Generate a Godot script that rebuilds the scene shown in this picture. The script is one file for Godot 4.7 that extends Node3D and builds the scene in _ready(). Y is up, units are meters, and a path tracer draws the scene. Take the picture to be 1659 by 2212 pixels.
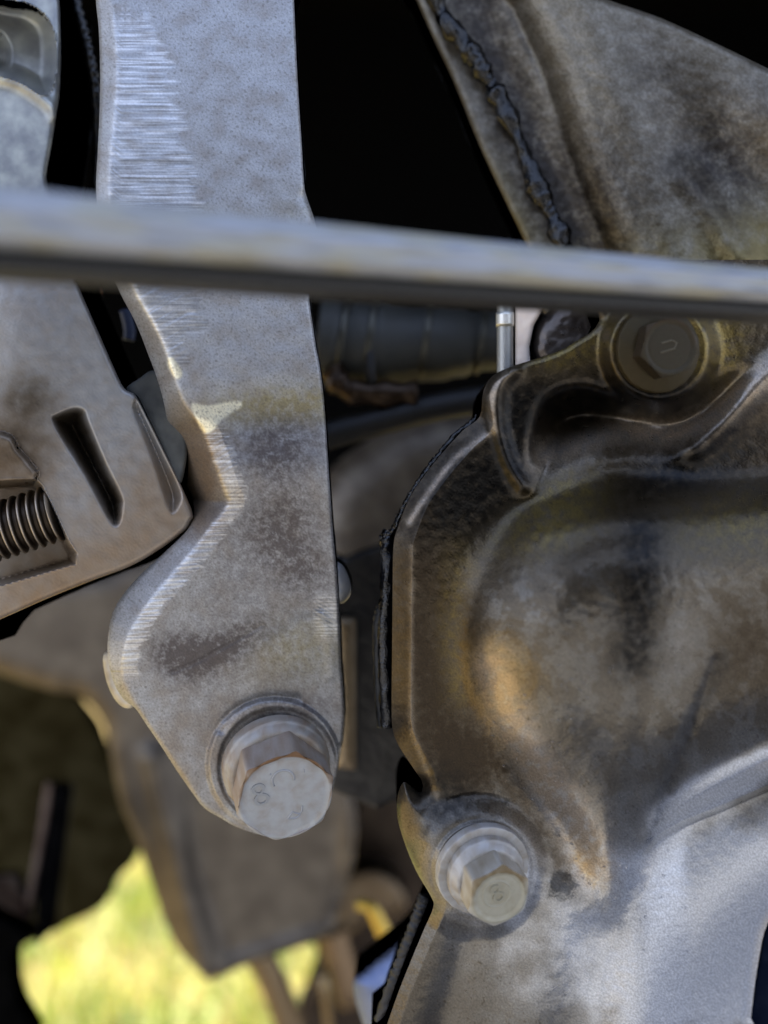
extends Node3D
# Close-up under the front of a car: an aluminium bracket with a flange bolt, a dirty cast cover, a blurred bar in front, sunlit grass behind.
# Lengths while drawing shapes: 1 unit = 0.1 mm on the plane that is in focus; at() turns that into metres.

const D := 2372.0
const S := 0.0001
const LOOK := Vector3(0, 0, 0)

var fine_noise := FastNoiseLite.new()
var wide_noise := FastNoiseLite.new()
var line_noise := FastNoiseLite.new()
var M := {}
var names := {}

# ------------------------------------------------------------------ the grid of the shape that is being cast
var gx := 0.0
var gy := 0.0
var gw := 0
var gh := 0
var gs := 4.0
var gr := 2
var last_places := PackedVector3Array()
var last_facing := PackedVector3Array()

func at(x: float, y: float, z := 0.0) -> Vector3:
	var k := (D - z) / D * S
	return Vector3((x - 829.5) * k, (1106.0 - y) * k, z * S)

func _ready():
	var t0 := Time.get_ticks_msec()
	# ---- camera
	var cam := Camera3D.new()
	cam.name = "camera"
	var at_lens := CameraAttributesPhysical.new()
	at_lens.frustum_focal_length = 12.0 / tan(deg_to_rad(25.0))
	at_lens.frustum_focus_distance = (D + 60.0) * S
	at_lens.frustum_near = 0.01
	at_lens.frustum_far = 200.0
	at_lens.exposure_aperture = 3.4
	cam.attributes = at_lens
	cam.position = Vector3(0, 0, D * S)
	add_child(cam)
	cam.fov = 50.0
	cam.near = 0.01
	cam.far = 200.0
	cam.current = true
	# ---- sky, sun, exposure
	var env := Environment.new()
	env.background_mode = Environment.BG_SKY
	var sky := ProceduralSkyMaterial.new()
	sky.sky_top_color = Color(0.58, 0.65, 0.80)
	sky.sky_horizon_color = Color(0.87, 0.89, 0.93)
	sky.sky_curve = 0.2
	sky.ground_bottom_color = Color(0.25, 0.27, 0.18)
	sky.ground_horizon_color = Color(0.5, 0.52, 0.45)
	env.sky = Sky.new()
	env.sky.sky_material = sky
	env.background_energy_multiplier = 0.8
	env.tonemap_mode = Environment.TONE_MAPPER_LINEAR
	env.tonemap_exposure = 4.3
	env.sdfgi_enabled = true
	env.ssao_enabled = true
	env.ssil_enabled = true
	var we := WorldEnvironment.new()
	we.name = "world_environment"
	we.environment = env
	add_child(we)
	var sun := DirectionalLight3D.new()
	sun.name = "sun"
	sun.light_energy = 1.6
	sun.light_color = Color(1.0, 0.94, 0.82)
	sun.light_angular_distance = 0.5
	sun.shadow_enabled = true
	sun.look_at_from_position(Vector3.ZERO, Vector3(0.6, -0.8, 0.3), Vector3.UP)
	add_child(sun)

	fine_noise.seed = 3
	fine_noise.noise_type = FastNoiseLite.TYPE_SIMPLEX
	fine_noise.frequency = 1.0
	fine_noise.fractal_type = FastNoiseLite.FRACTAL_NONE
	wide_noise.seed = 11
	wide_noise.noise_type = FastNoiseLite.TYPE_SIMPLEX
	wide_noise.frequency = 1.0
	wide_noise.fractal_type = FastNoiseLite.FRACTAL_FBM
	wide_noise.fractal_octaves = 4
	line_noise.seed = 29
	line_noise.noise_type = FastNoiseLite.TYPE_VALUE
	line_noise.frequency = 1.0
	line_noise.fractal_type = FastNoiseLite.FRACTAL_NONE
	make_materials()
	setting()
	far_things()
	left_castings()
	beam_casting()
	cover_casting()
	bracket()
	bolts()
	front_bar()
	print("built in %d ms" % (Time.get_ticks_msec() - t0))

# ------------------------------------------------------------------ materials
func noise_texture(freq: float, octaves: int, size: int, ramp: Array, sd: int, cellular := false) -> NoiseTexture2D:
	var n := FastNoiseLite.new()
	n.seed = sd
	n.frequency = freq
	n.noise_type = FastNoiseLite.TYPE_CELLULAR if cellular else FastNoiseLite.TYPE_SIMPLEX
	n.fractal_octaves = octaves
	var t := NoiseTexture2D.new()
	t.width = size
	t.height = size
	t.seamless = true
	t.generate_mipmaps = false
	t.noise = n
	var g := Gradient.new()
	g.offsets = PackedFloat32Array([0.0, 1.0])
	g.colors = PackedColorArray([Color(ramp[0], ramp[0], ramp[0]), Color(ramp[1], ramp[1], ramp[1])])
	t.color_ramp = g
	return t

func metal(called: String, metallic: float, rough: float, bump: float, bump_scale: float, rough_tex: Texture2D, bump_tex: Texture2D, spec := 0.5) -> StandardMaterial3D:
	var m := StandardMaterial3D.new()
	m.resource_name = called
	m.vertex_color_use_as_albedo = true
	m.vertex_color_is_srgb = true
	m.metallic = metallic
	m.metallic_specular = spec
	m.roughness = rough
	m.roughness_texture = rough_tex
	m.uv1_triplanar = true
	m.uv1_scale = Vector3.ONE * bump_scale
	if bump > 0.0:
		m.heightmap_enabled = true
		m.heightmap_texture = bump_tex
		m.heightmap_scale = bump
	M[called] = m
	return m

func make_materials():
	var rough := noise_texture(0.02, 4, 512, [0.78, 1.0], 5)
	var rough_wide := noise_texture(0.012, 5, 512, [0.72, 1.0], 8)
	var grain := noise_texture(0.05, 3, 512, [0.0, 1.0], 6)
	metal("blasted", 0.7, 0.58, 0.0003, 60.0, rough, grain)
	metal("filed", 0.85, 0.5, 0.0006, 60.0, rough, grain)
	metal("cast", 0.6, 0.48, 0.0003, 45.0, rough_wide, grain)
	metal("oily", 0.7, 0.35, 0.0008, 45.0, rough_wide, grain)
	metal("bare_cast", 0.75, 0.52, 0.0006, 45.0, rough, grain)
	metal("zinc", 0.55, 0.68, 0.0010, 70.0, rough, grain)
	metal("bar", 0.2, 0.7, 0.002, 40.0, rough, grain)
	metal("rubber", 0.0, 0.6, 0.008, 60.0, rough, grain)
	metal("sealant", 0.0, 0.22, 0.012, 60.0, rough, grain)
	metal("matte", 0.0, 0.95, 0.0, 40.0, rough, grain, 0.1)
	metal("brass", 0.8, 0.4, 0.0, 40.0, rough, grain)
	metal("steel", 0.8, 0.45, 0.006, 70.0, rough, grain)
	var w := StandardMaterial3D.new()
	w.resource_name = "water"
	w.albedo_color = Color(1, 1, 1, 0.05)
	w.transparency = BaseMaterial3D.TRANSPARENCY_ALPHA
	w.refraction_enabled = true
	w.refraction_scale = 0.033
	w.roughness = 0.02
	M["water"] = w

# ------------------------------------------------------------------ naming and tagging
func numbered(called: String) -> String:
	if not names.has(called):
		names[called] = 0
		return called
	names[called] += 1
	return "%s_%03d" % [called, names[called]]

func tag(o: Node3D, label: String, category: String, group := "", kind := "") -> Node3D:
	if label:
		o.set_meta("label", label)
	if category:
		o.set_meta("category", category)
	if group:
		o.set_meta("group", group)
	if kind:
		o.set_meta("kind", kind)
	return o

func thing(called: String, where: Vector3, label: String, category: String, group := "", kind := "") -> Node3D:
	var o := Node3D.new()
	o.name = numbered(called)
	o.position = where
	add_child(o)
	tag(o, label, category, group, kind)
	return o

func part(called: String, mesh: Mesh, mat: Material, parent: Node3D, where := Vector3.ZERO) -> MeshInstance3D:
	var o := MeshInstance3D.new()
	o.name = called
	o.mesh = mesh
	o.material_override = mat
	o.position = where
	o.cast_shadow = GeometryInstance3D.SHADOW_CASTING_SETTING_ON
	parent.add_child(o, true)
	return o

# ------------------------------------------------------------------ curves and fields
func pts(a: Array) -> PackedVector2Array:
	var p := PackedVector2Array()
	for i in range(0, a.size(), 2):
		p.append(Vector2(a[i], a[i + 1]))
	return p

func smooth(a: Array, closed := true, sub := 4) -> PackedVector2Array:
	var p := pts(a)
	var n := p.size()
	var out := PackedVector2Array()
	var last := n if closed else n - 1
	for i in last:
		var p0 := p[(i - 1 + n) % n] if closed else p[maxi(i - 1, 0)]
		var p1 := p[i]
		var p2 := p[(i + 1) % n]
		var p3 := p[(i + 2) % n] if closed else p[mini(i + 2, n - 1)]
		for k in sub:
			out.append(p1.cubic_interpolate(p2, p0, p3, float(k) / sub))
	if not closed:
		out.append(p[n - 1])
	return out

func circle(cx: float, cy: float, rx: float, ry := -1.0, n := 28) -> PackedVector2Array:
	var p := PackedVector2Array()
	if ry < 0.0:
		ry = rx
	for i in n:
		p.append(Vector2(cx + rx * cos(TAU * i / n), cy + ry * sin(TAU * i / n)))
	return p

func grid(x0: float, y0: float, x1: float, y1: float, step := 4.0, r := 2):
	gx = x0
	gy = y0
	gs = step
	gr = r
	gw = int((x1 - x0) / step) + 1
	gh = int((y1 - y0) / step) + 1

func flat(c := 0.0) -> PackedFloat32Array:
	var f := PackedFloat32Array()
	f.resize(gw * gh)
	f.fill(c)
	return f

# signed distance to a closed outline (inside negative) or plain distance to an open line; nodes farther than reach keep `reach`
func distance_field(poly: PackedVector2Array, closed := true, reach := 1e9) -> PackedFloat32Array:
	var f := flat(minf(reach, 1e5))
	var lo := poly[0]
	var hi := poly[0]
	for p in poly:
		lo = lo.min(p)
		hi = hi.max(p)
	var i0 := clampi(int((lo.x - reach - gx) / gs), 0, gw) if reach < 1e8 else 0
	var i1 := clampi(int((hi.x + reach - gx) / gs) + 2, 0, gw) if reach < 1e8 else gw
	var j0 := clampi(int((lo.y - reach - gy) / gs), 0, gh) if reach < 1e8 else 0
	var j1 := clampi(int((hi.y + reach - gy) / gs) + 2, 0, gh) if reach < 1e8 else gh
	var n := poly.size()
	var m := n if closed else n - 1
	var ax := PackedFloat32Array()
	var ay := PackedFloat32Array()
	var dx := PackedFloat32Array()
	var dy := PackedFloat32Array()
	var iv := PackedFloat32Array()
	for k in m:
		var a := poly[k]
		var b := poly[(k + 1) % n]
		ax.append(a.x)
		ay.append(a.y)
		dx.append(b.x - a.x)
		dy.append(b.y - a.y)
		iv.append(1.0 / maxf(1e-6, (b - a).length_squared()))
	for j in range(j0, j1):
		var py := gy + j * gs
		for i in range(i0, i1):
			var px := gx + i * gs
			var best := 1e12
			var inside := false
			for k in m:
				var ex := px - ax[k]
				var ey := py - ay[k]
				var vy := dy[k]
				var vx := dx[k]
				var t := clampf((ex * vx + ey * vy) * iv[k], 0.0, 1.0)
				var qx := ex - t * vx
				var qy := ey - t * vy
				best = minf(best, qx * qx + qy * qy)
				if closed and (ey < 0.0) != (ey - vy < 0.0) and ex < vx * ey / vy:
					inside = not inside
			best = sqrt(best)
			f[j * gw + i] = -best if inside else best
	return f

# raises the inside of an outline by `height`, rising over `w` inwards; bend: 0 an S-curve, 1 a round dome edge, 2 a straight bevel
func plateau(h: PackedFloat32Array, poly: PackedVector2Array, w: float, height: float, bend := 0) -> PackedFloat32Array:
	var d := distance_field(poly, true, w + 4.0)
	for k in d.size():
		var v := d[k]
		if v < 0.0:
			var t := minf(-v / w, 1.0)
			if bend == 0:
				t = t * t * (3.0 - 2.0 * t)
			elif bend == 3:
				t = t * (2.0 - t)
			elif bend == 1:
				t = sqrt(1.0 - (1.0 - t) * (1.0 - t))
			h[k] += height * t
	return h

func ridge(h: PackedFloat32Array, line: PackedVector2Array, w: float, height: float) -> PackedFloat32Array:
	var d := distance_field(line, false, w * 2.6)
	for k in d.size():
		var v := d[k] / w
		if v < 2.5:
			h[k] += height * exp(-v * v)
	return h

func bump(h: PackedFloat32Array, cx: float, cy: float, rx: float, ry: float, deg: float, height: float) -> PackedFloat32Array:
	var c := cos(deg_to_rad(deg))
	var s := sin(deg_to_rad(deg))
	var r := maxf(rx, ry) * 2.4
	for j in range(clampi(int((cy - r - gy) / gs), 0, gh), clampi(int((cy + r - gy) / gs) + 1, 0, gh)):
		for i in range(clampi(int((cx - r - gx) / gs), 0, gw), clampi(int((cx + r - gx) / gs) + 1, 0, gw)):
			var x := gx + i * gs - cx
			var y := gy + j * gs - cy
			var u := (x * c + y * s) / rx
			var v := (y * c - x * s) / ry
			var q := u * u + v * v
			if q < 5.0:
				h[j * gw + i] += height * exp(-q)
	return h

func soften(f: PackedFloat32Array, times: int) -> PackedFloat32Array:
	for n in times:
		var g := f.duplicate()
		for j in range(1, gh - 1):
			for i in range(1, gw - 1):
				var k := j * gw + i
				g[k] = (f[k] * 4.0 + (f[k - 1] + f[k + 1] + f[k - gw] + f[k + gw]) * 2.0 + f[k - gw - 1] + f[k - gw + 1] + f[k + gw - 1] + f[k + gw + 1]) / 16.0
		f = g
	return f

func fine(f: PackedFloat32Array) -> PackedFloat32Array:
	var im := Image.create_from_data(gw, gh, false, Image.FORMAT_RF, f.to_byte_array())
	im.resize(gw * gr, gh * gr, Image.INTERPOLATE_CUBIC)
	return im.get_data().to_float32_array()

# Builds a solid from the grid: outline field d (fine), surface(i, x, y) -> Color holding (z, -, -, -) is replaced by two arrays filled here through the callables.
# depth_of(k, x, y) -> float, color_of(k, x, y, z) -> Color, part_of(k, x, y) -> int. Side walls run straight back to z_back, where the solid is closed.
func cast(d: PackedFloat32Array, depth_of: Callable, color_of: Callable, part_of: Callable, parts: Array, z_back: float, outline: PackedVector2Array, owner_node: Node3D):
	var w := gw * gr
	var h := gh * gr
	var fs := gs / gr
	var ox := gx + (0.5 / gr - 0.5) * gs
	var oy := gy + (0.5 / gr - 0.5) * gs
	var origin := owner_node.position
	var P := PackedVector3Array()
	P.resize(w * h)
	var C := PackedColorArray()
	C.resize(w * h)
	var N := PackedVector3Array()
	N.resize(w * h)
	var near := fs * 2.6
	for j in h:
		var y := oy + j * fs
		for i in w:
			var k := j * w + i
			if d[k] < near:
				var x := ox + i * fs
				var z: float = depth_of.call(k, x, y)
				P[k] = at(x, y, z) - origin
				C[k] = color_of.call(k, x, y, z)
	for j in range(1, h - 1):
		for i in range(1, w - 1):
			var k := j * w + i
			if d[k] < fs * 1.5:
				var a := P[k - 1] if d[k - 1] < near else P[k]
				var b := P[k + 1] if d[k + 1] < near else P[k]
				var e := P[k - w] if d[k - w] < near else P[k]
				var f := P[k + w] if d[k + w] < near else P[k]
				N[k] = (e - f).cross(a - b).normalized()
				if N[k].z < 0.0:
					N[k] = -N[k]
	var thick := absf(z_back) * S
	for pn in parts.size():
		var map := PackedInt32Array()
		map.resize(w * h)
		map.fill(-1)
		var V := PackedVector3Array()
		var NN := PackedVector3Array()
		var CC := PackedColorArray()
		var I := PackedInt32Array()
		for j in range(1, h - 2):
			for i in range(1, w - 2):
				var k := j * w + i
				var c4 := [k, k + 1, k + w + 1, k + w]
				var da := d[k]
				var db := d[k + 1]
				var dc := d[k + w + 1]
				var dd := d[k + w]
				if da >= 0.0 and db >= 0.0 and dc >= 0.0 and dd >= 0.0:
					continue
				if parts.size() > 1 and part_of.call(k, ox + i * fs, oy + j * fs) != pn:
					continue
				if da < 0.0 and db < 0.0 and dc < 0.0 and dd < 0.0:
					for q in c4:
						if map[q] < 0:
							map[q] = V.size()
							V.append(P[q])
							NN.append(N[q])
							CC.append(C[q])
					I.append_array([map[k], map[k + 1], map[k + w + 1], map[k], map[k + w + 1], map[k + w]])
					continue
				var loop := PackedInt32Array()
				var cut := PackedInt32Array()
				for s in 4:
					var q: int = c4[s]
					var r: int = c4[(s + 1) % 4]
					if d[q] < 0.0:
						if map[q] < 0:
							map[q] = V.size()
							V.append(P[q])
							NN.append(N[q])
							CC.append(C[q])
						loop.append(map[q])
					if (d[q] < 0.0) != (d[r] < 0.0):
						var t := d[q] / (d[q] - d[r])
						loop.append(V.size())
						cut.append(V.size() if d[q] < 0.0 else -V.size())
						V.append(P[q].lerp(P[r], t))
						NN.append(N[q] if d[q] < 0.0 else N[r])
						CC.append(C[q] if d[q] < 0.0 else C[r])
				for s in range(1, loop.size() - 1):
					I.append_array([loop[0], loop[s], loop[s + 1]])
				# walls below each cut edge: it runs from where the loop leaves the solid to where it comes back
				for s in cut.size():
					if cut[s] > 0:
						var a := cut[s]
						var b := -cut[(s + 1) % cut.size()]
						if b < 0:
							continue
						var va := V[a]
						var vb := V[b]
						var va2 := Vector3(va.x, va.y, va.z - thick)
						var vb2 := Vector3(vb.x, vb.y, vb.z - thick)
						var nn := (vb - va).cross(va2 - va).normalized()
						var base := V.size()
						for v in [va, vb, va2, vb2]:
							V.append(v)
							NN.append(-nn)
							CC.append(CC[a])
						I.append_array([base + 1, base, base + 2, base + 1, base + 2, base + 3])
		if pn == 0 and outline.size() > 2:
			var tri := Geometry2D.triangulate_polygon(outline)
			var base := V.size()
			for p in outline:
				var k := clampi(int((p.y - oy) / fs + 0.5), 1, h - 2) * w + clampi(int((p.x - ox) / fs + 0.5), 1, w - 2)
				V.append(Vector3(P[k].x, P[k].y, P[k].z - thick))
				NN.append(Vector3(0, 0, -1))
				CC.append(Color(0.3, 0.3, 0.3))
			for s in range(0, tri.size(), 3):
				var a := V[base + tri[s]]
				var b := V[base + tri[s + 1]]
				var c := V[base + tri[s + 2]]
				if (b - a).cross(c - a).z < 0.0:
					I.append_array([base + tri[s], base + tri[s + 2], base + tri[s + 1]])
				else:
					I.append_array([base + tri[s], base + tri[s + 1], base + tri[s + 2]])
		if I.size() == 0:
			continue
		part(parts[pn][0], arrays(V, NN, CC, I), M[parts[pn][1]], owner_node)
	last_places = P
	last_facing = N

func arrays(V: PackedVector3Array, N: PackedVector3Array, C: PackedColorArray, I: PackedInt32Array) -> ArrayMesh:
	var a := []
	a.resize(Mesh.ARRAY_MAX)
	a[Mesh.ARRAY_VERTEX] = V
	a[Mesh.ARRAY_NORMAL] = N
	a[Mesh.ARRAY_COLOR] = C
	a[Mesh.ARRAY_INDEX] = I
	var m := ArrayMesh.new()
	m.add_surface_from_arrays(Mesh.PRIMITIVE_TRIANGLES, a)
	return m

# a skin over rings of equally many points; ends are closed; tint(ring, point, place) -> Color or one Color
func skin(rings: Array, tint, close := true) -> ArrayMesh:
	var n: int = rings[0].size()
	var R := rings.duplicate()
	if close:
		for e in 2:
			var ring: PackedVector3Array = R[0] if e == 0 else R[R.size() - 1]
			var mid := Vector3.ZERO
			for v in ring:
				mid += v / n
			var end := PackedVector3Array()
			for v in ring:
				end.append(mid.lerp(v, 0.001))
			if e == 0:
				R.push_front(end)
			else:
				R.push_back(end)
	var V := PackedVector3Array()
	var C := PackedColorArray()
	for i in R.size():
		for k in n:
			V.append(R[i][k])
			C.append(tint if tint is Color else tint.call(i - (1 if close else 0), k, R[i][k]))
	var N := PackedVector3Array()
	N.resize(V.size())
	var I := PackedInt32Array()
	var volume := 0.0
	for i in R.size() - 1:
		for k in n:
			var a := i * n + k
			var b := i * n + (k + 1) % n
			for t in [[a, b, b + n], [a, b + n, a + n]]:
				var c := (V[t[2]] - V[t[0]]).cross(V[t[1]] - V[t[0]])
				volume += V[t[0]].dot(V[t[1]].cross(V[t[2]]))
				for q in t:
					N[q] += c
				I.append_array(t)
	if volume > 0.0:
		for s in range(0, I.size(), 3):
			var q := I[s]
			I[s] = I[s + 1]
			I[s + 1] = q
	for k in N.size():
		N[k] = (N[k] if volume <= 0.0 else -N[k]).normalized()
	return arrays(V, N, C, I)

func tube(path: PackedVector3Array, radius: Callable, segs: int, tint) -> ArrayMesh:
	var rings := []
	var side := Vector3.ZERO
	for i in path.size():
		var dir := (path[mini(i + 1, path.size() - 1)] - path[maxi(i - 1, 0)]).normalized()
		side = (Vector3(0.3, 0.2, 1) if i == 0 else side)
		side = (side - dir * side.dot(dir)).normalized()
		var up := dir.cross(side)
		var ring := PackedVector3Array()
		for k in segs:
			var r: float = radius.call(i, k)
			ring.append(path[i] + (side * cos(TAU * k / segs) + up * sin(TAU * k / segs)) * r * S)
		rings.append(ring)
	return skin(rings, tint)

func way(a: Array, sub: int) -> PackedVector3Array:
	# x, y, z triples in drawing units, smoothed
	var p := []
	for i in range(0, a.size(), 3):
		p.append(at(a[i], a[i + 1], a[i + 2]))
	var out := PackedVector3Array()
	for i in p.size() - 1:
		var p0: Vector3 = p[maxi(i - 1, 0)]
		var p3: Vector3 = p[mini(i + 2, p.size() - 1)]
		for k in sub:
			out.append((p[i] as Vector3).cubic_interpolate(p[i + 1], p0, p3, float(k) / sub))
	out.append(p[p.size() - 1])
	return out

func shift(path: PackedVector3Array, by: Vector3) -> PackedVector3Array:
	for i in path.size():
		path[i] += by
	return path

# ------------------------------------------------------------------ casting colours
const ALLOY := Color(0.70, 0.71, 0.73)
const SOOT_AND_SHADE := Color(0.085, 0.082, 0.08)
const OIL := Color(0.19, 0.155, 0.11)
const OCHRE := Color(0.45, 0.39, 0.21)
const TAN := Color(0.50, 0.41, 0.31)

func fbm(x: float, y: float, wave: float) -> float:
	return wide_noise.get_noise_2d(x / wave, y / wave)

# simple plate from an outline with rounded edge, mottled; used for what is out of focus
func plate(called: String, mat: String, outline: PackedVector2Array, z: float, thick: float, tilt: Vector2, round_: float, tone: Color, label: String, category: String, step := 6.0, extra = null, mottle := 0.05, owner_node: Node3D = null) -> Node3D:
	var lo := outline[0]
	var hi := outline[0]
	for p in outline:
		lo = lo.min(p)
		hi = hi.max(p)
	grid(lo.x - 4 * step, lo.y - 4 * step, hi.x + 4 * step, hi.y + 4 * step, step, 2)
	var mid := (lo + hi) / 2
	var o := owner_node
	if o == null:
		o = thing(called, at(mid.x, mid.y, z - thick), label, category)
	var d := fine(distance_field(outline))
	var hh := flat()
	if extra != null:
		hh = extra.call(hh)
	hh = fine(hh)
	cast(d, func(k, x, y):
		var e: float = minf(maxf(d[k] + round_, 0.0), round_)
		return z + tilt.x * (x - mid.x) + tilt.y * (y - mid.y) + hh[k] - round_ + sqrt(maxf(round_ * round_ - e * e, 0.0)) + fine_noise.get_noise_2d(x * 0.04, y * 0.04) * 0.6,
		func(_k, x, y, _z):
			var f := fbm(x, y, 90.0) * mottle
			return Color(tone.r + f, tone.g + f, tone.b + f * 0.9),
		func(_k, _x, _y): return 0, [[called if owner_node else "body", mat]], thick, outline, o)
	return o

# ------------------------------------------------------------------ the setting
func box_mesh(a: Vector3, b: Vector3, tone: Color) -> ArrayMesh:
	var st := SurfaceTool.new()
	st.begin(Mesh.PRIMITIVE_TRIANGLES)
	st.set_color(tone)
	st.set_smooth_group(-1)
	var c := []
	for k in 8:
		c.append(Vector3(a.x if k & 1 == 0 else b.x, a.y if k & 2 == 0 else b.y, a.z if k & 4 == 0 else b.z))
	for f in [[0, 1, 3, 2], [5, 4, 6, 7], [4, 0, 2, 6], [1, 5, 7, 3], [2, 3, 7, 6], [4, 5, 1, 0]]:
		for q in [0, 1, 2, 0, 2, 3]:
			st.add_vertex(c[f[q]])
	st.generate_normals()
	return st.commit()

func setting():
	var g := MeshInstance3D.new()
	g.name = "ground"
	var pm := PlaneMesh.new()
	pm.size = Vector2(120, 120)
	g.mesh = pm
	var gm := StandardMaterial3D.new()
	gm.albedo_color = Color(0.48, 0.49, 0.51)
	gm.roughness = 1.0
	gm.metallic_specular = 0.1
	g.material_override = gm
	g.position = Vector3(0, -0.42, 0)
	add_child(g)
	tag(g, "grey paved ground beside the lawn under the car", "ground", "", "structure")
	var lawn := MeshInstance3D.new()
	lawn.name = "lawn"
	lawn.mesh = box_mesh(Vector3(-3.0, -0.01, -3.0), Vector3(0.6, 0.01, -0.25), Color(0.56, 0.50, 0.35))
	var lm := StandardMaterial3D.new()
	lm.vertex_color_use_as_albedo = true
	lm.vertex_color_is_srgb = true
	lm.roughness = 1.0
	lm.metallic_specular = 0.1
	lawn.material_override = lm
	lawn.position = Vector3(0, -0.42, 0)
	add_child(lawn)
	tag(lawn, "dry yellow lawn soil showing between the blades of grass", "ground", "", "structure")
	var side := MeshInstance3D.new()
	side.name = "lawn_001"
	side.mesh = box_mesh(Vector3(-3.0, -0.01, -0.25), Vector3(-0.3, 0.01, 0.35), Color(0.56, 0.50, 0.35))
	side.material_override = lm
	side.position = Vector3(0, -0.42, 0)
	add_child(side)
	tag(side, "dry yellow lawn strip beside the paved ground at left", "ground", "", "structure")
	# blades of grass where the gap shows them
	var blade := PackedVector3Array([Vector3(-0.5, 0, 0), Vector3(0.5, 0, 0), Vector3(0.35, 0.55, 0.12), Vector3(-0.35, 0.55, 0.12), Vector3(0, 1.0, 0.4)])
	var bn := PackedVector3Array()
	var bc := PackedColorArray()
	for k in 5:
		bn.append(Vector3(0, 0.35, 0.94))
		bc.append(Color.WHITE)
	var bm := arrays(blade, bn, bc, PackedInt32Array([0, 2, 1, 0, 3, 2, 3, 4, 2]))
	var mm := MultiMesh.new()
	mm.transform_format = MultiMesh.TRANSFORM_3D
	mm.use_colors = true
	mm.mesh = bm
	var count := 26000
	mm.instance_count = count
	var rng := RandomNumberGenerator.new()
	rng.seed = 77
	for k in count:
		var x := rng.randf_range(-0.95, 0.35)
		var z := rng.randf_range(-1.6, -0.35)
		var tall := rng.randf_range(0.014, 0.036) * (1.0 + 0.5 * fbm(x * 100, z * 100, 12.0))
		var b := Basis(Vector3.UP, rng.randf() * TAU) * Basis(Vector3.RIGHT, rng.randf_range(-0.9, 1.2))
		b = b * Basis.from_scale(Vector3(rng.randf_range(0.003, 0.006), tall, tall))
		mm.set_instance_transform(k, Transform3D(b, Vector3(x, -0.412, z)))
		var t := rng.randf() * 0.7 + 0.15 + 1.1 * fbm(x * 100, z * 100, 14.0)
		mm.set_instance_color(k, Color(0.24, 0.34, 0.11).lerp(Color(0.52, 0.53, 0.24), clampf(t, 0, 1)))
	var gi := MultiMeshInstance3D.new()
	gi.name = "grass"
	gi.multimesh = mm
	var bmat := StandardMaterial3D.new()
	bmat.vertex_color_use_as_albedo = true
	bmat.roughness = 0.7
	bmat.backlight_enabled = true
	bmat.backlight = Color(0.7, 0.7, 0.3)
	gi.material_override = bmat
	add_child(gi)
	tag(gi, "bright yellow green grass in sunlight, out of focus", "grass", "", "stuff")
	# the dark hollow of the car round the parts, and an added sky blocker
	var dark := Color(0.06, 0.06, 0.062)
	for q in [
		["bulkhead", Vector3(-0.6, -0.09, -0.36), Vector3(0.6, 0.262, -0.34), "black bulkhead deep behind the bracket and the castings"],
		["bay_roof", Vector3(-0.6, 0.262, -0.5), Vector3(0.6, 0.28, 0.03), "black underside of the car above the parts"],
		["sky_blocker", Vector3(-0.26, -0.08, 0.55), Vector3(0.5, 0.36, 0.58), "black panel added unseen behind the camera to block the frontal sky"],  # added panel out of view, keeps frontal sky off the parts
		["bay_side", Vector3(0.32, 0.18, -0.34), Vector3(0.34, 0.262, 0.0), "black inner side of the car to the right"],
		["bay_side", Vector3(-0.36, 0.10, -0.34), Vector3(-0.34, 0.262, 0.0), "black inner side of the car to the left"],
	]:
		var o := MeshInstance3D.new()
		o.name = numbered(q[0])
		var mid: Vector3 = (q[1] + q[2]) / 2
		o.mesh = box_mesh(q[1] - mid, q[2] - mid, dark)
		o.position = mid
		o.material_override = M.matte
		add_child(o)
		tag(o, q[3], "car body", "", "structure")

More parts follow.
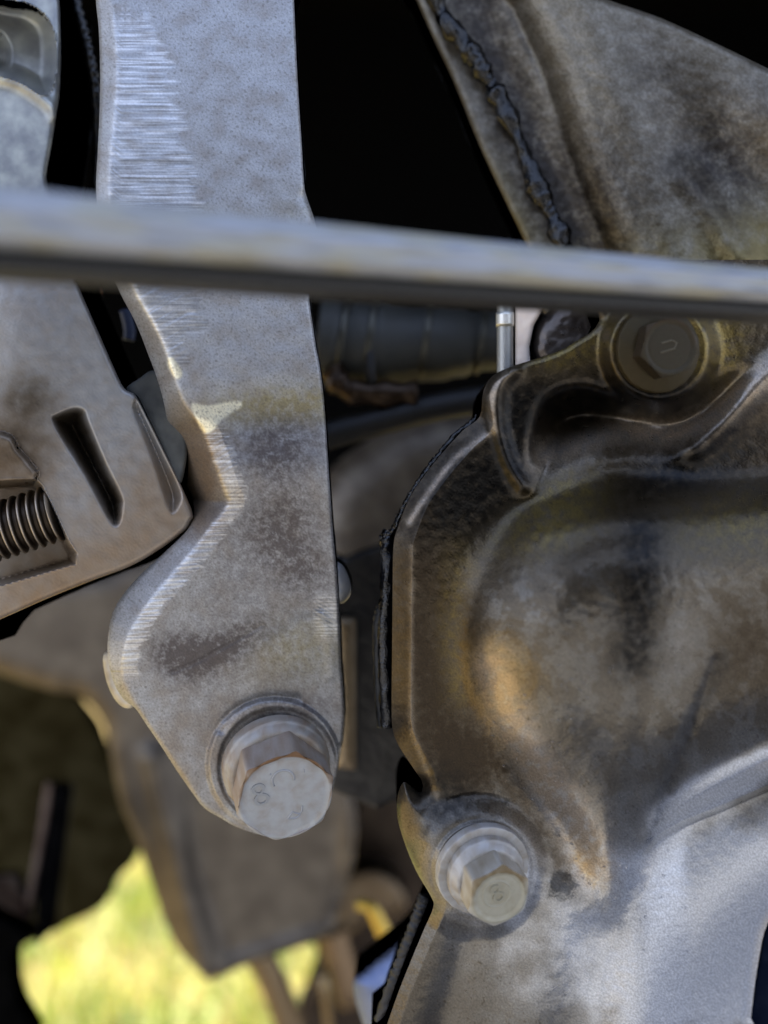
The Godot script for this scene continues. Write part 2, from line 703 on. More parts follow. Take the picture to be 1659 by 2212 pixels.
# ------------------------------------------------------------------ out of focus, behind
func far_things():
	var brown := Color(0.40, 0.36, 0.31)
	# the prismatic arm behind the lower end of the bracket
	var arm := smooth([-60, 1290, 230, 1240, 420, 1180, 620, 1420, 735, 1640, 770, 1800, 735, 1965, 700, 2025, 600, 2062, 520, 2090, 455, 2118, 425, 2095, 378, 2040, 345, 1965, 318, 1880, 292, 1810, 262, 1740, 245, 1666, 230, 1580, 205, 1535, 165, 1500, 90, 1486, -60, 1420], true, 3)
	plate("cast_arm", "cast", arm, -2100.0, 500.0, Vector2(0.0, 0.0), 46.0, Color(0.34, 0.312, 0.275), "blurred dark grey cast arm behind the big bolt with a lit crest line", "casting", 7.0, func(h):
		h = ridge(h, smooth([330, 1640, 352, 1740, 390, 1880, 440, 2100], false), 26.0, 46.0)
		h = plateau(h, pts([365, 1560, 760, 1500, 760, 2000, 470, 2100, 400, 1900]), 34.0, -46.0)
		h = soften(h, 3)
		return h)
	# grey casting in the gap between bracket and cover
	var hump := smooth([640, 1260, 690, 1050, 780, 960, 900, 900, 1060, 880, 1100, 960, 1060, 1240, 900, 1320, 700, 1330], true, 3)
	plate("rounded_casting", "cast", hump, -1100.0, 300.0, Vector2(0.15, 0.1), 110.0, Color(0.42, 0.39, 0.35), "blurred rounded grey casting in the gap between bracket and cover", "casting", 7.0, null, 0.07)
	var slab := smooth([690, 1240, 745, 1205, 815, 1180, 900, 1170, 930, 1400, 930, 1700, 700, 1700], true, 2)
	plate("dark_plate", "cast", slab, -800.0, 120.0, Vector2(0.0, 0.0), 14.0, Color(0.20, 0.195, 0.19), "dark grey plate standing upright just left of the gasket edge", "plate", 6.0)
	var post := pts([724, 1330, 768, 1335, 770, 1664, 724, 1660])
	plate("narrow_post", "cast", post, -760.0, 60.0, Vector2(0.0, 0.0), 24.0, Color(0.50, 0.44, 0.35), "narrow light brown upright strip beside the right edge of the bracket", "post", 5.0)
	# electrical connector
	var c := thing("wire_connector", at(870, 750, -700), "black ribbed connector with a brown end in the gap under the bar", "connector")
	var body := way([690, 735, -700, 850, 745, -700, 1085, 735, -700], 12)
	var sh := -c.position
	part("shell", tube(shift(body, sh), func(i, _k): return [124.0, 124.0, 124.0, 124.0, 124.0, 116.0, 116.0, 122.0, 122.0, 122.0, 122.0, 122.0, 112.0, 112.0, 106.0, 106.0, 106.0, 106.0, 98.0, 98.0, 84.0, 84.0, 84.0, 84.0, 84.0][i], 24, Color(0.22, 0.225, 0.215)), M.rubber, c)
	for q in [[742.0, 126.0], [800.0, 126.0], [918.0, 112.0], [1036.0, 92.0]]:
		part("ring", tube(shift(way([q[0] - 7.0, 738, -700, q[0] + 7.0, 740, -700], 4), sh), func(_i, _k): return q[1], 28, Color(0.30, 0.295, 0.27)), M.cast, c)
	part("rib", tube(shift(way([800, 700, -610, 800, 800, -590, 805, 845, -620], 6), sh), func(_i, _k): return 14.0, 10, Color(0.04, 0.04, 0.04)), M.rubber, c)
	part("brown_end", tube(shift(way([715, 800, -620, 760, 845, -610, 900, 850, -620], 8), sh), func(i, _k): return 34.0 + 6.0 * sin(i * 1.7), 14, Color(0.22, 0.17, 0.12)), M.cast, c)
	var sb := thing("bright_pin", at(1110, 720, -110), "bright steel pin with a pale block left of the dark lug", "pin")
	part("shank", tube(shift(way([1091, 560, -110, 1091, 850, -110], 6), -sb.position), func(_i, _k): return 19.0, 20, Color(0.62, 0.62, 0.6)), M.steel, sb)
	part("collar", tube(shift(way([1091, 676, -108, 1091, 706, -108], 4), -sb.position), func(_i, _k): return 21.0, 20, Color(0.85, 0.84, 0.8)), M.steel, sb)
	plate("pale_block", "matte", pts([1113, 640, 1178, 640, 1172, 668, 1152, 705, 1143, 750, 1146, 792, 1113, 792]), -100.0, 60.0, Vector2.ZERO, 10.0, Color(0.86, 0.80, 0.74), "", "", 5.0, null, 0.06, sb)
	# dark pipe crossing below the connector
	var hp := thing("black_hose", at(880, 900, -640), "black hose curving across the gap below the connector", "hose")
	part("hose_run", tube(shift(way([640, 960, -640, 800, 915, -640, 940, 880, -640, 1120, 850, -640], 8), -hp.position), func(_i, _k): return 40.0, 16, Color(0.05, 0.05, 0.05)), M.rubber, hp)
	# lower left dark things
	var shield := smooth([-120, 1400, 160, 1500, 260, 1700, 300, 1835, 252, 1900, 225, 1955, 150, 1995, 66, 2036, -120, 2080], true, 3)
	plate("dark_shield", "matte", shield, -2500.0, 60.0, Vector2(0, 0), 10.0, Color(0.19, 0.175, 0.12), "dark olive splash shield behind the cast arm above the grass", "shield", 9.0)
	var rail := thing("frame_rail", at(60, 1850, -1900), "dark blurred rail at lower left with a lit brown face", "rail")
	plate("rail_face", "matte", pts([-120, 1900, 34, 1890, 60, 1960, 64, 1990, -120, 1998]), -1900.0, 60.0, Vector2(0.0, 0.0), 8.0, Color(0.24, 0.21, 0.19), "", "", 8.0, null, 0.1, rail)
	plate("rail_flange", "matte", pts([120, 1690, 150, 1700, 112, 2010, 78, 2044, 78, 1930]), -1850.0, 50.0, Vector2.ZERO, 8.0, Color(0.05, 0.05, 0.055), "", "", 8.0, null, 0.02, rail)
	plate("rail_lip", "matte", pts([98, 1690, 112, 1694, 104, 1760, 66, 1960, 56, 1950, 84, 1790]), -1880.0, 50.0, Vector2.ZERO, 8.0, Color(0.40, 0.35, 0.32), "", "", 8.0, null, 0.05, rail)
	var tyre := smooth([-160, 1950, 40, 2005, 66, 2030, 32, 2050, 28, 2110, 40, 2170, 70, 2260, -160, 2300], true, 3)
	plate("black_guard", "matte", tyre, -1500.0, 90.0, Vector2.ZERO, 16.0, Color(0.045, 0.045, 0.045), "black guard edge in the bottom left corner beside the grass", "guard", 8.0, null, 0.02)
	# bottom: tan tubes, brass hook, blue pan
	var st := thing("tan_strut", at(600, 2150, -2300), "blurred tan strut running out of the bottom of the picture", "strut")
	part("strut_tube", tube(shift(way([540, 2030, -2300, 590, 2120, -2300, 640, 2260, -2300], 8), -st.position), func(_i, _k): return 62.0, 20, Color(0.44, 0.37, 0.27)), M.cast, st)
	var cy := thing("tan_cylinder", at(730, 2090, -2320), "short tan cylinder below the cast arm left of the blue pan", "cylinder")
	part("barrel", tube(shift(way([715, 2010, -2320, 735, 2080, -2320, 760, 2170, -2320], 6), -cy.position), func(i, _k): return 62.0 if i < 11 else 50.0, 20, Color(0.46, 0.38, 0.28)), M.cast, cy)
	var sc := thing("small_screw", at(700, 2160, -2240), "small screw with a round head in front of the tan cylinder", "screw")
	part("screw_head", tube(shift(way([694, 2108, -2240, 702, 2140, -2230], 4), -sc.position), func(_i, _k): return 24.0, 16, Color(0.52, 0.46, 0.36)), M.steel, sc)
	part("screw_shank", tube(shift(way([702, 2140, -2235, 716, 2280, -2235], 6), -sc.position), func(_i, _k): return 17.0, 14, Color(0.50, 0.42, 0.30)), M.steel, sc)
	var hk := thing("brass_hook", at(820, 2010, -1500), "bright brass coloured hook above the blue pan", "hook")
	part("hook_arm", tube(shift(way([770, 1955, -1500, 800, 1960, -1495, 822, 2000, -1490, 838, 2035, -1490], 8), -hk.position), func(i, _k): return 20.0 + 0.4 * i, 16, Color(0.72, 0.60, 0.28)), M.brass, hk)
	part("hook_tip", tube(shift(way([838, 2035, -1488, 815, 2065, -1485, 788, 2092, -1485], 8), -hk.position), func(i, _k): return maxf(22.0 - 1.2 * i, 3.0), 14, Color(0.78, 0.66, 0.32)), M.brass, hk)
	var blk := smooth([690, 1930, 780, 1880, 850, 1900, 880, 1960, 830, 1985, 790, 1990, 740, 2030, 690, 2050], true, 2)
	plate("tan_lug", "cast", blk, -2340.0, 160.0, Vector2(0.0, 0.0), 26.0, Color(0.38, 0.32, 0.24), "blurred tan lug between the cast arm and the brass hook", "casting", 7.0)
	var back := smooth([600, 1560, 800, 1540, 1000, 1560, 1060, 1800, 1050, 2400, 700, 2400, 640, 2200, 690, 2060, 600, 1900], true, 2)
	plate("brown_backing", "cast", back, -2700.0, 200.0, Vector2.ZERO, 30.0, Color(0.20, 0.16, 0.12), "dark brown blurred casting behind the hook and the tan cylinder", "casting", 9.0, null, 0.06)
	var pan := smooth([763, 2130, 790, 2095, 860, 2040, 940, 1980, 980, 2100, 900, 2330, 830, 2330, 790, 2230], true, 3)
	plate("blue_pan", "bare_cast", pan, -640.0, 160.0, Vector2(0.35, 0.1), 60.0, Color(0.40, 0.45, 0.58), "smooth blue grey pan surface behind the lower gasket", "pan", 7.0, null, 0.05)
	var corner := smooth([1600, 2330, 1622, 2160, 1640, 2050, 1670, 1960, 1760, 1900, 1760, 2330], true, 2)
	plate("navy_panel", "matte", corner, -420.0, 80.0, Vector2.ZERO, 12.0, Color(0.10, 0.12, 0.17), "dark navy panel in the bottom right corner", "panel", 7.0, null, 0.03)

# ------------------------------------------------------------------ left
func left_castings():
	# slotted bracket
	var out := smooth([-90, 540, 130, 540, 160, 598, 205, 700, 250, 803, 268, 838, 288, 850, 300, 866, 340, 946, 390, 1046, 416, 1108, 412, 1126, 395, 1150, 340, 1190, 280, 1224, 200, 1254, 100, 1294, 0, 1338, -90, 1372], true, 4)
	grid(-120, 500, 450, 1400, 4.0, 2)
	var o := thing("slotted_bracket", at(160, 950, -300), "brown stained aluminium bracket with a long slot at left edge", "bracket")
	var d := fine(distance_field(out))
	var h := flat()
	var slot := smooth([108, 905, 122, 892, 160, 878, 184, 884, 196, 915, 232, 1000, 266, 1070, 268, 1098, 262, 1130, 248, 1140, 228, 1120, 180, 1030, 130, 950], true, 3)
	h = plateau(h, slot, 42.0, -110.0)
	var groove := smooth([296, 858, 320, 900, 362, 985, 396, 1060, 388, 1098, 370, 1112, 352, 1080, 330, 1010, 300, 930, 282, 880], true, 3)
	h = plateau(h, groove, 26.0, -34.0)
	var window := pts([-120, 1042, 78, 1036, 92, 1050, 150, 1172, 166, 1196, 162, 1218, -120, 1300])
	h = plateau(h, window, 12.0, -150.0)
	h = bump(h, 40, 700, 120, 180, 0, 16.0)
	h = plateau(h, smooth([-120, 930, 10, 935, 40, 968, 78, 1040, -120, 1046], true, 3), 14.0, 26.0, 1)
	var hf := fine(h)
	var dirt := flat()
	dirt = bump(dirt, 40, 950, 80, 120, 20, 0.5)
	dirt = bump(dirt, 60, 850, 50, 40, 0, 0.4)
	var tan_ := flat()
	tan_ = bump(tan_, 120, 1280, 260, 120, -20, 0.8)  # tan tint stands in for warm reflected light on the lower part
	tan_ = bump(tan_, 340, 1080, 110, 130, 0, 0.45)
	tan_ = bump(tan_, 0, 1000, 130, 120, 0, 0.75)
	tan_ = bump(tan_, 60, 660, 200, 130, 0, 0.1)
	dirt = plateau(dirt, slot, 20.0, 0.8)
	var df := fine(dirt)
	var tf := fine(tan_)
	cast(d, func(k, x, y):
		var e: float = minf(maxf(d[k] + 12.0, 0.0), 12.0)
		return -70.0 - 0.10 * (x - 200.0) - 0.04 * (y - 950.0) + hf[k] - 12.0 + sqrt(144.0 - e * e) + fine_noise.get_noise_2d(x * 0.02, y * 0.02) * 0.3 + fine_noise.get_noise_2d(x * 0.13, y * 0.13) * 0.10,
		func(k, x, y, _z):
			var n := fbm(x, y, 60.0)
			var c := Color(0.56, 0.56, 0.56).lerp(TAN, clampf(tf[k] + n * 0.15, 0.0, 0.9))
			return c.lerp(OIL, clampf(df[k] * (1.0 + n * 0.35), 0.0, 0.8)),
		func(k, _x, _y): return 1 if hf[k] < -55.0 else 0, [["body", "cast"], ["slot_floor", "cast"]], 240.0, out, o)
	# threaded stud in the window of the slotted bracket
	var stud := thing("threaded_stud", at(60, 1130, -130), "dull steel threaded stud lying in the opening of the slotted bracket", "stud")
	var rings := []
	var a := at(126, 1106, -112) - stud.position
	var b := at(-80, 1172, -112) - stud.position
	var dir := (b - a).normalized()
	var side := dir.cross(Vector3(0, 0, 1)).normalized()
	var up := dir.cross(side)
	var steps := 180
	for i in steps + 1:
		var ring := PackedVector3Array()
		for k in 36:
			var ph := fposmod(float(i) / steps * 10.4 + k / 36.0, 1.0)
			var tooth: float = absf(ph - 0.5) * 2.0
			var r := 56.0 + 11.0 * smoothstep(0.30, 0.95, tooth)
			if i < 4:
				r -= (4 - i) * 4.0
			ring.append(a.lerp(b, float(i) / steps) + (side * cos(TAU * k / 36) + up * sin(TAU * k / 36)) * r * S)
		rings.append(ring)
	part("thread", skin(rings, func(i, k, _p):
		var ph := fposmod(float(i) / steps * 10.4 + k / 36.0, 1.0)
		var tooth: float = absf(ph - 0.5) * 2.0
		return Color(0.20, 0.17, 0.14).lerp(Color(0.66, 0.61, 0.54), smoothstep(0.6, 0.95, tooth))), M.steel, stud)
	# grey spacer between slotted bracket and the main bracket
	var sp := smooth([270, 842, 300, 818, 332, 800, 362, 830, 392, 900, 404, 960, 400, 1010, 386, 1046, 350, 985, 318, 925, 292, 870], true, 3)
	plate("grey_spacer", "matte", sp, -105.0, 160.0, Vector2(0.1, 0.0), 10.0, Color(0.29, 0.295, 0.29), "smooth grey spacer wedged between slotted bracket and main bracket", "spacer", 4.0, null, 0.05)
	# small bits in the dark gap above the spacer
	var nut := thing("coppery_screw", at(205, 630, -420), "small coppery screw head deep in the dark gap under the bar", "screw")
	part("head", tube(shift(way([204, 620, -420, 206, 632, -400], 3), -nut.position), func(_i, _k): return 15.0, 14, Color(0.75, 0.58, 0.48)), M.steel, nut)
	part("shank", tube(shift(way([206, 632, -440, 212, 668, -430], 3), -nut.position), func(_i, _k): return 15.0, 14, Color(0.30, 0.24, 0.2)), M.steel, nut)
	var bl := thing("blue_clip", at(278, 700, -420), "small dark blue clip in the gap between the two brackets", "clip")
	part("clip_body", tube(shift(way([270, 670, -420, 280, 710, -420, 278, 735, -420], 4), -bl.position), func(_i, _k): return 15.0, 12, Color(0.16, 0.20, 0.30)), M.rubber, bl)
	part("clip_foot", tube(shift(way([255, 825, -230, 282, 838, -230], 4), -bl.position), func(_i, _k): return 15.0, 12, Color(0.08, 0.11, 0.22)), M.rubber, bl)
	# upper left casting with the hollow
	var o2 := smooth([-90, -80, 110, -80, 126, -10, 130, 60, 131, 140, 128, 205, 122, 245, 112, 310, 100, 380, 94, 460, -90, 460], true, 4)
	grid(-110, -100, 170, 490, 4.0, 2)
	var t := thing("hollow_casting", at(60, 180, -300), "grey aluminium casting with a dark hollow in the top left corner", "casting")
	var d2 := fine(distance_field(o2))
	var h2 := flat()
	h2 = plateau(h2, smooth([-110, -6, 20, 2, 70, 14, 104, 44, 118, 90, 118, 160, 104, 200, 84, 200, 45, 176, -20, 158, -110, 150], true, 3), 34.0, -150.0, 1)
	h2 = plateau(h2, smooth([-110, 50, -10, 62, 22, 90, 26, 130, 8, 156, -110, 160], true, 3), 16.0, -80.0)
	h2 = ridge(h2, smooth([-60, 160, 20, 172, 70, 196, 110, 228, 122, 250], false), 14.0, 14.0)
	var hf2 := fine(h2)
	cast(d2, func(k, x, y):
		var e: float = minf(maxf(d2[k] + 14.0, 0.0), 14.0)
		return -190.0 - 0.12 * (x - 60.0) + 0.05 * (y - 200.0) + hf2[k] - 14.0 + sqrt(196.0 - e * e) + fine_noise.get_noise_2d(x * 0.12, y * 0.12) * 0.08,
		func(_k, x, y, _z):
			var n := fbm(x, y, 80.0) * 0.12
			return Color(0.60 + n, 0.61 + n, 0.60 + n * 0.8),
		func(k, _x, _y): return 1 if hf2[k] < -50.0 else 0, [["body", "cast"], ["hollow", "cast"]], 280.0, o2, t)
	# black cable
	var cb := thing("black_cable", at(195, 130, -330), "black beaded cable hanging in the gap left of the bracket top", "cable")
	part("sheath", tube(shift(way([150, -60, -340, 172, 30, -330, 192, 110, -330, 206, 190, -340, 212, 300, -360, 210, 460, -380], 14), -cb.position), func(i, k): return 15.0 + 1.8 * sin(i * 1.9) + fine_noise.get_noise_2d(i * 0.7, k * 0.8) * 2.0, 14, Color(0.06, 0.058, 0.05)), M.sealant, cb)

# ------------------------------------------------------------------ upper right beam casting
func beam_casting():
	var out := smooth([860, -90, 900, 0, 940, 90, 980, 175, 1030, 300, 1080, 410, 1130, 515, 1165, 600, 1230, 700, 1800, 700, 1800, 215, 1659, 148, 1560, 100, 1430, 40, 1310, -2, 1230, -40, 1120, -90], true, 4)
	grid(820, -120, 1760, 720, 5.0, 2)
	var o := thing("ribbed_beam_casting", at(1300, 300, -450), "dirty ribbed aluminium casting slanting across the top right corner", "casting")
	var d := fine(distance_field(out))
	var h := flat()
	# the middle strip, then the face with its crests
	h = plateau(h, smooth([985, -120, 1025, 0, 1060, 100, 1120, 215, 1170, 330, 1215, 430, 1290, 600, 1330, 720, 1900, 720, 1900, -120], true, 3), 70.0, 34.0)
	h = plateau(h, smooth([1060, -120, 1105, 10, 1165, 140, 1205, 250, 1245, 370, 1315, 535, 1400, 720, 1900, 720, 1900, -120], true, 3), 80.0, 70.0, 3)
	h = ridge(h, smooth([1240, -60, 1285, 40, 1330, 170, 1390, 310, 1430, 420, 1475, 560], false), 60.0, 26.0)
	h = bump(h, 1560, 330, 150, 150, 40, -46.0)
	h = ridge(h, smooth([1480, 380, 1540, 460, 1600, 560], false), 36.0, 30.0)
	h = bump(h, 1690, 250, 110, 110, 30, 60.0)
	h = soften(h, 2)
	var hf := fine(h)
	var dirt := flat()
	dirt = ridge(dirt, smooth([1010, -60, 1095, 200, 1180, 400, 1260, 560], false), 70.0, 0.75)
	dirt = bump(dirt, 1560, 350, 130, 160, 30, 0.65)
	dirt = bump(dirt, 1300, 420, 90, 160, -25, 0.45)
	dirt = bump(dirt, 1420, 160, 80, 120, -25, 0.35)
	var och := flat()
	och = bump(och, 1640, 560, 160, 120, 0, 0.8)
	och = bump(och, 1330, 600, 200, 110, 20, 0.6)
	och = bump(och, 1080, 470, 60, 120, -20, 0.4)
	var df := fine(dirt)
	var of := fine(och)
	cast(d, func(k, x, y):
		var e: float = minf(maxf(d[k] + 16.0, 0.0), 16.0)
		return -300.0 + 0.10 * (x - 1300.0) + 0.1 * (y - 300.0) + hf[k] - 16.0 + sqrt(256.0 - e * e) + fine_noise.get_noise_2d(x * 0.03, y * 0.03) * 0.5 + fine_noise.get_noise_2d(x * 0.12, y * 0.12) * 0.2,
		func(k, x, y, _z):
			var n := fbm(x, y, 70.0)
			var n2 := fbm(x + 700.0, y, 16.0)
			var c := Color(0.52, 0.50, 0.46).lerp(Color(0.30, 0.27, 0.21), clampf(0.45 + n * 0.22 + n2 * 0.14 + 0.12 * fine_noise.get_noise_2d(x * 0.12, y * 0.12), 0.0, 1.0))
			c = c.lerp(OCHRE, clampf(of[k] * (1.0 + n * 0.7), 0.0, 0.75))
			return c.lerp(Color(0.16, 0.14, 0.12), clampf(df[k] * (1.0 + n * 0.5 + n2 * 0.4), 0.0, 0.9)),
		func(k, x, y): return 1 if hf[k] < 12.0 and x < 1240.0 else 0, [["ribbed_face", "cast"], ["joint_flange", "cast"]], 110.0, out, o)
	var sb := thing("sealant_bead", at(1080, 260, -330), "shiny black sealant bead squeezed out along the beam casting joint", "sealant")
	var line := way([930, -60, -322, 957, 35, -322, 1015, 110, -316, 1050, 165, -312, 1082, 220, -308, 1130, 325, -300, 1165, 415, -292, 1195, 470, -288, 1222, 540, -284], 16)
	part("bead", tube(shift(line, -sb.position), func(i, k): return 21.0 + 9.0 * fine_noise.get_noise_1d(i * 0.07) + 5.0 * fine_noise.get_noise_3d(i * 0.22, cos(k * 0.39), sin(k * 0.39)), 16, Color(0.03, 0.031, 0.033)), M.sealant, sb)

# ------------------------------------------------------------------ the big cover on the right
func cover_casting():
	var z0 := func(x: float, y: float) -> float: return -30.0 - 0.14 * (x - 1000.0) - 0.10 * (y - 1400.0)
	# dark lug behind, under the bar
	var lug := smooth([1148, 740, 1156, 700, 1184, 672, 1230, 640, 1400, 640, 1400, 800, 1200, 800, 1152, 770], true, 3)
	plate("dark_lug", "oily", lug, -110.0, 200.0, Vector2(0.0, 0.1), 40.0, Color(0.34, 0.31, 0.285), "dark sooty rounded lug under the bar right of the bright pin", "casting", 4.0)
	var out := smooth([1290, 560, 1296, 690, 1240, 740, 1190, 765, 1110, 790, 1064, 812, 1044, 846, 1036, 900, 1000, 930, 950, 985, 915, 1030, 885, 1075, 860, 1138, 850, 1180, 848, 1280, 847, 1400, 846, 1520, 848, 1575, 862, 1612, 890, 1655, 912, 1690, 908, 1712, 890, 1700, 872, 1690, 860, 1715, 858, 1760, 872, 1815, 898, 1880, 930, 1935, 936, 1960, 915, 2010, 890, 2070, 862, 2140, 830, 2230, 800, 2310, 1610, 2310, 1622, 2200, 1636, 2090, 1660, 1990, 1720, 1920, 1780, 1880, 1780, 560], true, 4)
	grid(800, 560, 1740, 2300, 4.0, 2)
	var o := thing("engine_cover_casting", at(1300, 1400, -500), "large oil stained aluminium cover casting with a bulging dome at right", "casting")
	var d0 := distance_field(out)
	var d := fine(d0)
	var h := flat()
	var first := smooth([1180, 1062, 1110, 1080, 1050, 1110, 1000, 1160, 968, 1230, 958, 1350, 964, 1450, 992, 1540, 1036, 1612, 1096, 1690, 1170, 1755, 1232, 1830, 1280, 1920, 1330, 2010, 1400, 1900, 1420, 1820, 1560, 1750, 1720, 1680, 2050, 1540, 2050, 980, 1860, 1000, 1560, 1030, 1330, 1046], true, 3)
	var rise := soften(plateau(flat(), first, 90.0, 24.0), 14)
	for k in rise.size():
		h[k] += rise[k]
	var dome := smooth([1330, 1020, 1230, 1044, 1120, 1110, 1058, 1200, 1018, 1290, 1004, 1380, 1016, 1470, 1050, 1560, 1100, 1644, 1162, 1716, 1214, 1790, 1240, 1870, 1256, 1960, 1270, 2060, 1310, 2120, 1372, 2040, 1400, 1920, 1420, 1815, 1560, 1745, 1720, 1675, 2050, 1540, 2050, 980, 1860, 1000, 1560, 1030], true, 3)
	var bulge := plateau(flat(), dome, 230.0, 150.0, 3)
	bulge = soften(bulge, 34)
	for k in bulge.size():
		var py := gy + int(k / gw) * gs
		var px := gx + (k % gw) * gs
		h[k] += bulge[k] * smoothstep(2080.0, 1780.0, py) * 1.0
	h = bump(h, 1380, 1390, 330, 330, 0, 80.0)
	h = ridge(h, smooth([1548, 1430, 1500, 1560, 1446, 1690, 1398, 1815], false), 12.0, -7.0)
	h = ridge(h, smooth([1400, 1440, 1392, 1560, 1380, 1700], false), 30.0, -8.0)
	# the hollow under the upper bolt boss: steep above, a long sloping floor below
	var recess := smooth([1140, 985, 1148, 920, 1166, 872, 1206, 842, 1262, 832, 1330, 852, 1400, 876, 1470, 876, 1530, 838, 1580, 800, 1600, 820, 1560, 880, 1500, 925, 1440, 944, 1380, 938, 1310, 942, 1240, 962, 1185, 996, 1160, 1010], true, 3)
	var hollow := soften(plateau(flat(), recess, 60.0, -105.0), 12)
	for k in hollow.size():
		h[k] += hollow[k]
	var slope := smooth([1132, 1010, 1136, 930, 1156, 862, 1200, 828, 1262, 818, 1330, 838, 1400, 862, 1466, 862, 1530, 822, 1600, 780, 1640, 800, 1590, 900, 1520, 975, 1440, 1005, 1360, 1000, 1290, 1010, 1220, 1040, 1160, 1064], true, 3)
	h = plateau(h, slope, 95.0, -70.0)
	h = ridge(h, smooth([1500, 960, 1570, 900, 1659, 815, 1760, 730], false), 34.0, 34.0)
	h = ridge(h, smooth([1110, 800, 1082, 830, 1074, 880, 1082, 950, 1104, 1010, 1130, 1052], false), 15.0, 22.0)
	h = plateau(h, circle(1424, 756, 138.0), 40.0, 60.0)
	h = plateau(h, circle(1424, 756, 104.0), 8.0, -8.0)
	h = soften(h, 4)
	# bottom right: ledge, then the lower wall
	var lower := pts([1386, 1840, 1412, 1808, 1470, 1774, 1560, 1738, 1720, 1668, 1900, 1600, 1900, 2400, 1270, 2400, 1300, 2100])
	var under := plateau(flat(), lower, 14.0, -60.0)
	for k in under.size():
		h[k] += under[k] * smoothstep(1370.0, 1500.0, gx + (k % gw) * gs)
	var ledge := smooth([1404, 1806, 1436, 1742, 1490, 1690, 1580, 1634, 1720, 1566, 1860, 1500, 1860, 1610, 1720, 1660, 1560, 1732, 1466, 1772], true, 3)
	h = plateau(h, ledge, 46.0, 30.0, 0)
	h = ridge(h, smooth([1800, 1770, 1620, 1880, 1500, 1990, 1420, 2120, 1380, 2280], false), 150.0, 95.0)
	h = ridge(h, smooth([1302, 2030, 1300, 2120, 1270, 2260], false), 60.0, -16.0)
	# bottom left: boss and the flank
	h = plateau(h, circle(1030, 1872, 168.0), 70.0, 46.0)
	h = plateau(h, circle(1042, 1880, 112.0), 12.0, 10.0)
	h = ridge(h, smooth([1215, 1960, 1180, 2060, 1130, 2260], false), 70.0, 34.0)
	h = ridge(h, smooth([1010, 2020, 985, 2120, 940, 2260], false), 40.0, -24.0)
	var hf := fine(h)
	var ff := fine(distance_field(first, true, 60.0))
	var fl := fine(distance_field(ledge, true, 60.0))
	var flw := fine(distance_field(lower))
	var fr := fine(distance_field(recess, true, 60.0))
	# stains and wear, plus highlights and shade painted into the colour
	var oil := flat()
	oil = ridge(oil, smooth([930, 1130, 925, 1300, 930, 1500, 985, 1650], false), 62.0, 0.9)
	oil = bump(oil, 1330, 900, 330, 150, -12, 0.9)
	oil = bump(oil, 1600, 1010, 190, 130, -20, 0.7)
	oil = bump(oil, 1250, 1130, 170, 80, -20, 0.35)
	oil = bump(oil, 1640, 1400, 120, 110, 0, 0.5)
	oil = ridge(oil, smooth([1010, 1300, 1020, 1480, 1060, 1620, 1140, 1740, 1230, 1890], false), 24.0, 0.5)
	oil = bump(oil, 1040, 1650, 90, 80, 40, 0.45)
	var soot_and_shade := flat()
	soot_and_shade = bump(soot_and_shade, 1010, 1065, 120, 75, -45, 1.0)
	soot_and_shade = bump(soot_and_shade, 1310, 868, 210, 50, -2, 0.95)  # shade of the boss over the recess, painted in
	soot_and_shade = bump(soot_and_shade, 1110, 940, 50, 120, 0, 0.6)
	soot_and_shade = ridge(soot_and_shade, smooth([1390, 1160, 1380, 1300, 1370, 1420], false), 46.0, 0.62)
	soot_and_shade = ridge(soot_and_shade, smooth([1560, 1420, 1490, 1580, 1430, 1720, 1390, 1820], false), 22.0, 0.22)
	soot_and_shade = bump(soot_and_shade, 960, 1720, 70, 60, 40, 0.55)
	soot_and_shade = bump(soot_and_shade, 1500, 1000, 160, 50, -20, 0.8)
	soot_and_shade = bump(soot_and_shade, 1350, 1950, 60, 110, 15, 0.12)
	var och := flat()
	och = bump(och, 1200, 1110, 130, 60, -25, 0.7)
	och = bump(och, 1430, 720, 130, 90, 0, 0.6)
	och = bump(och, 1540, 740, 60, 80, 0, 0.7)
	och = bump(och, 1210, 760, 90, 40, -15, 0.6)
	och = ridge(och, smooth([985, 1180, 975, 1350, 990, 1500], false), 34.0, 0.28)
	och = bump(och, 1590, 1120, 160, 80, 0, 0.35)
	var clean := flat()
	clean = bump(clean, 1560, 2000, 260, 300, 30, 1.4)
	clean = ridge(clean, smooth([1440, 1770, 1560, 1690, 1760, 1600], false), 40.0, 0.9)
	clean = bump(clean, 1040, 1860, 150, 130, 0, 0.75)
	clean = bump(clean, 1180, 2090, 300, 230, 0, 0.56)
	clean = bump(clean, 1250, 1500, 170, 240, 20, 0.3)
	clean = bump(clean, 1480, 1400, 70, 120, 10, 0.5)
	var bare_and_lit := flat()  # worn metal tint, also used to paint lit flanks and edge highlights
	bare_and_lit = ridge(bare_and_lit, smooth([1062, 1440, 1100, 1560, 1166, 1668, 1240, 1770, 1284, 1870], false), 48.0, 1.0)  # dome flank: worn patches and the warm light on them
	bare_and_lit = ridge(bare_and_lit, smooth([1180, 985, 1260, 955, 1340, 930, 1440, 938, 1505, 920, 1575, 868, 1680, 790], false), 42.0, 0.95)  # recess floor lightened as if lit from above
	bare_and_lit = bump(bare_and_lit, 1205, 1115, 75, 34, -35, 0.4)
	bare_and_lit = ridge(bare_and_lit, smooth([884, 1128, 930, 1058, 985, 990, 1050, 940], false), 9.0, 0.9)  # painted highlight along the diagonal chamfer
	bare_and_lit = ridge(bare_and_lit, smooth([1096, 806, 1070, 838, 1062, 880, 1068, 930], false), 10.0, 0.8)  # painted highlight on the rim
	bare_and_lit = ridge(bare_and_lit, smooth([889, 1180, 889, 1380, 888, 1560, 906, 1620, 944, 1720], false), 7.0, 0.45)  # painted highlight down the flange edge
	var f_bare_and_lit := fine(bare_and_lit)
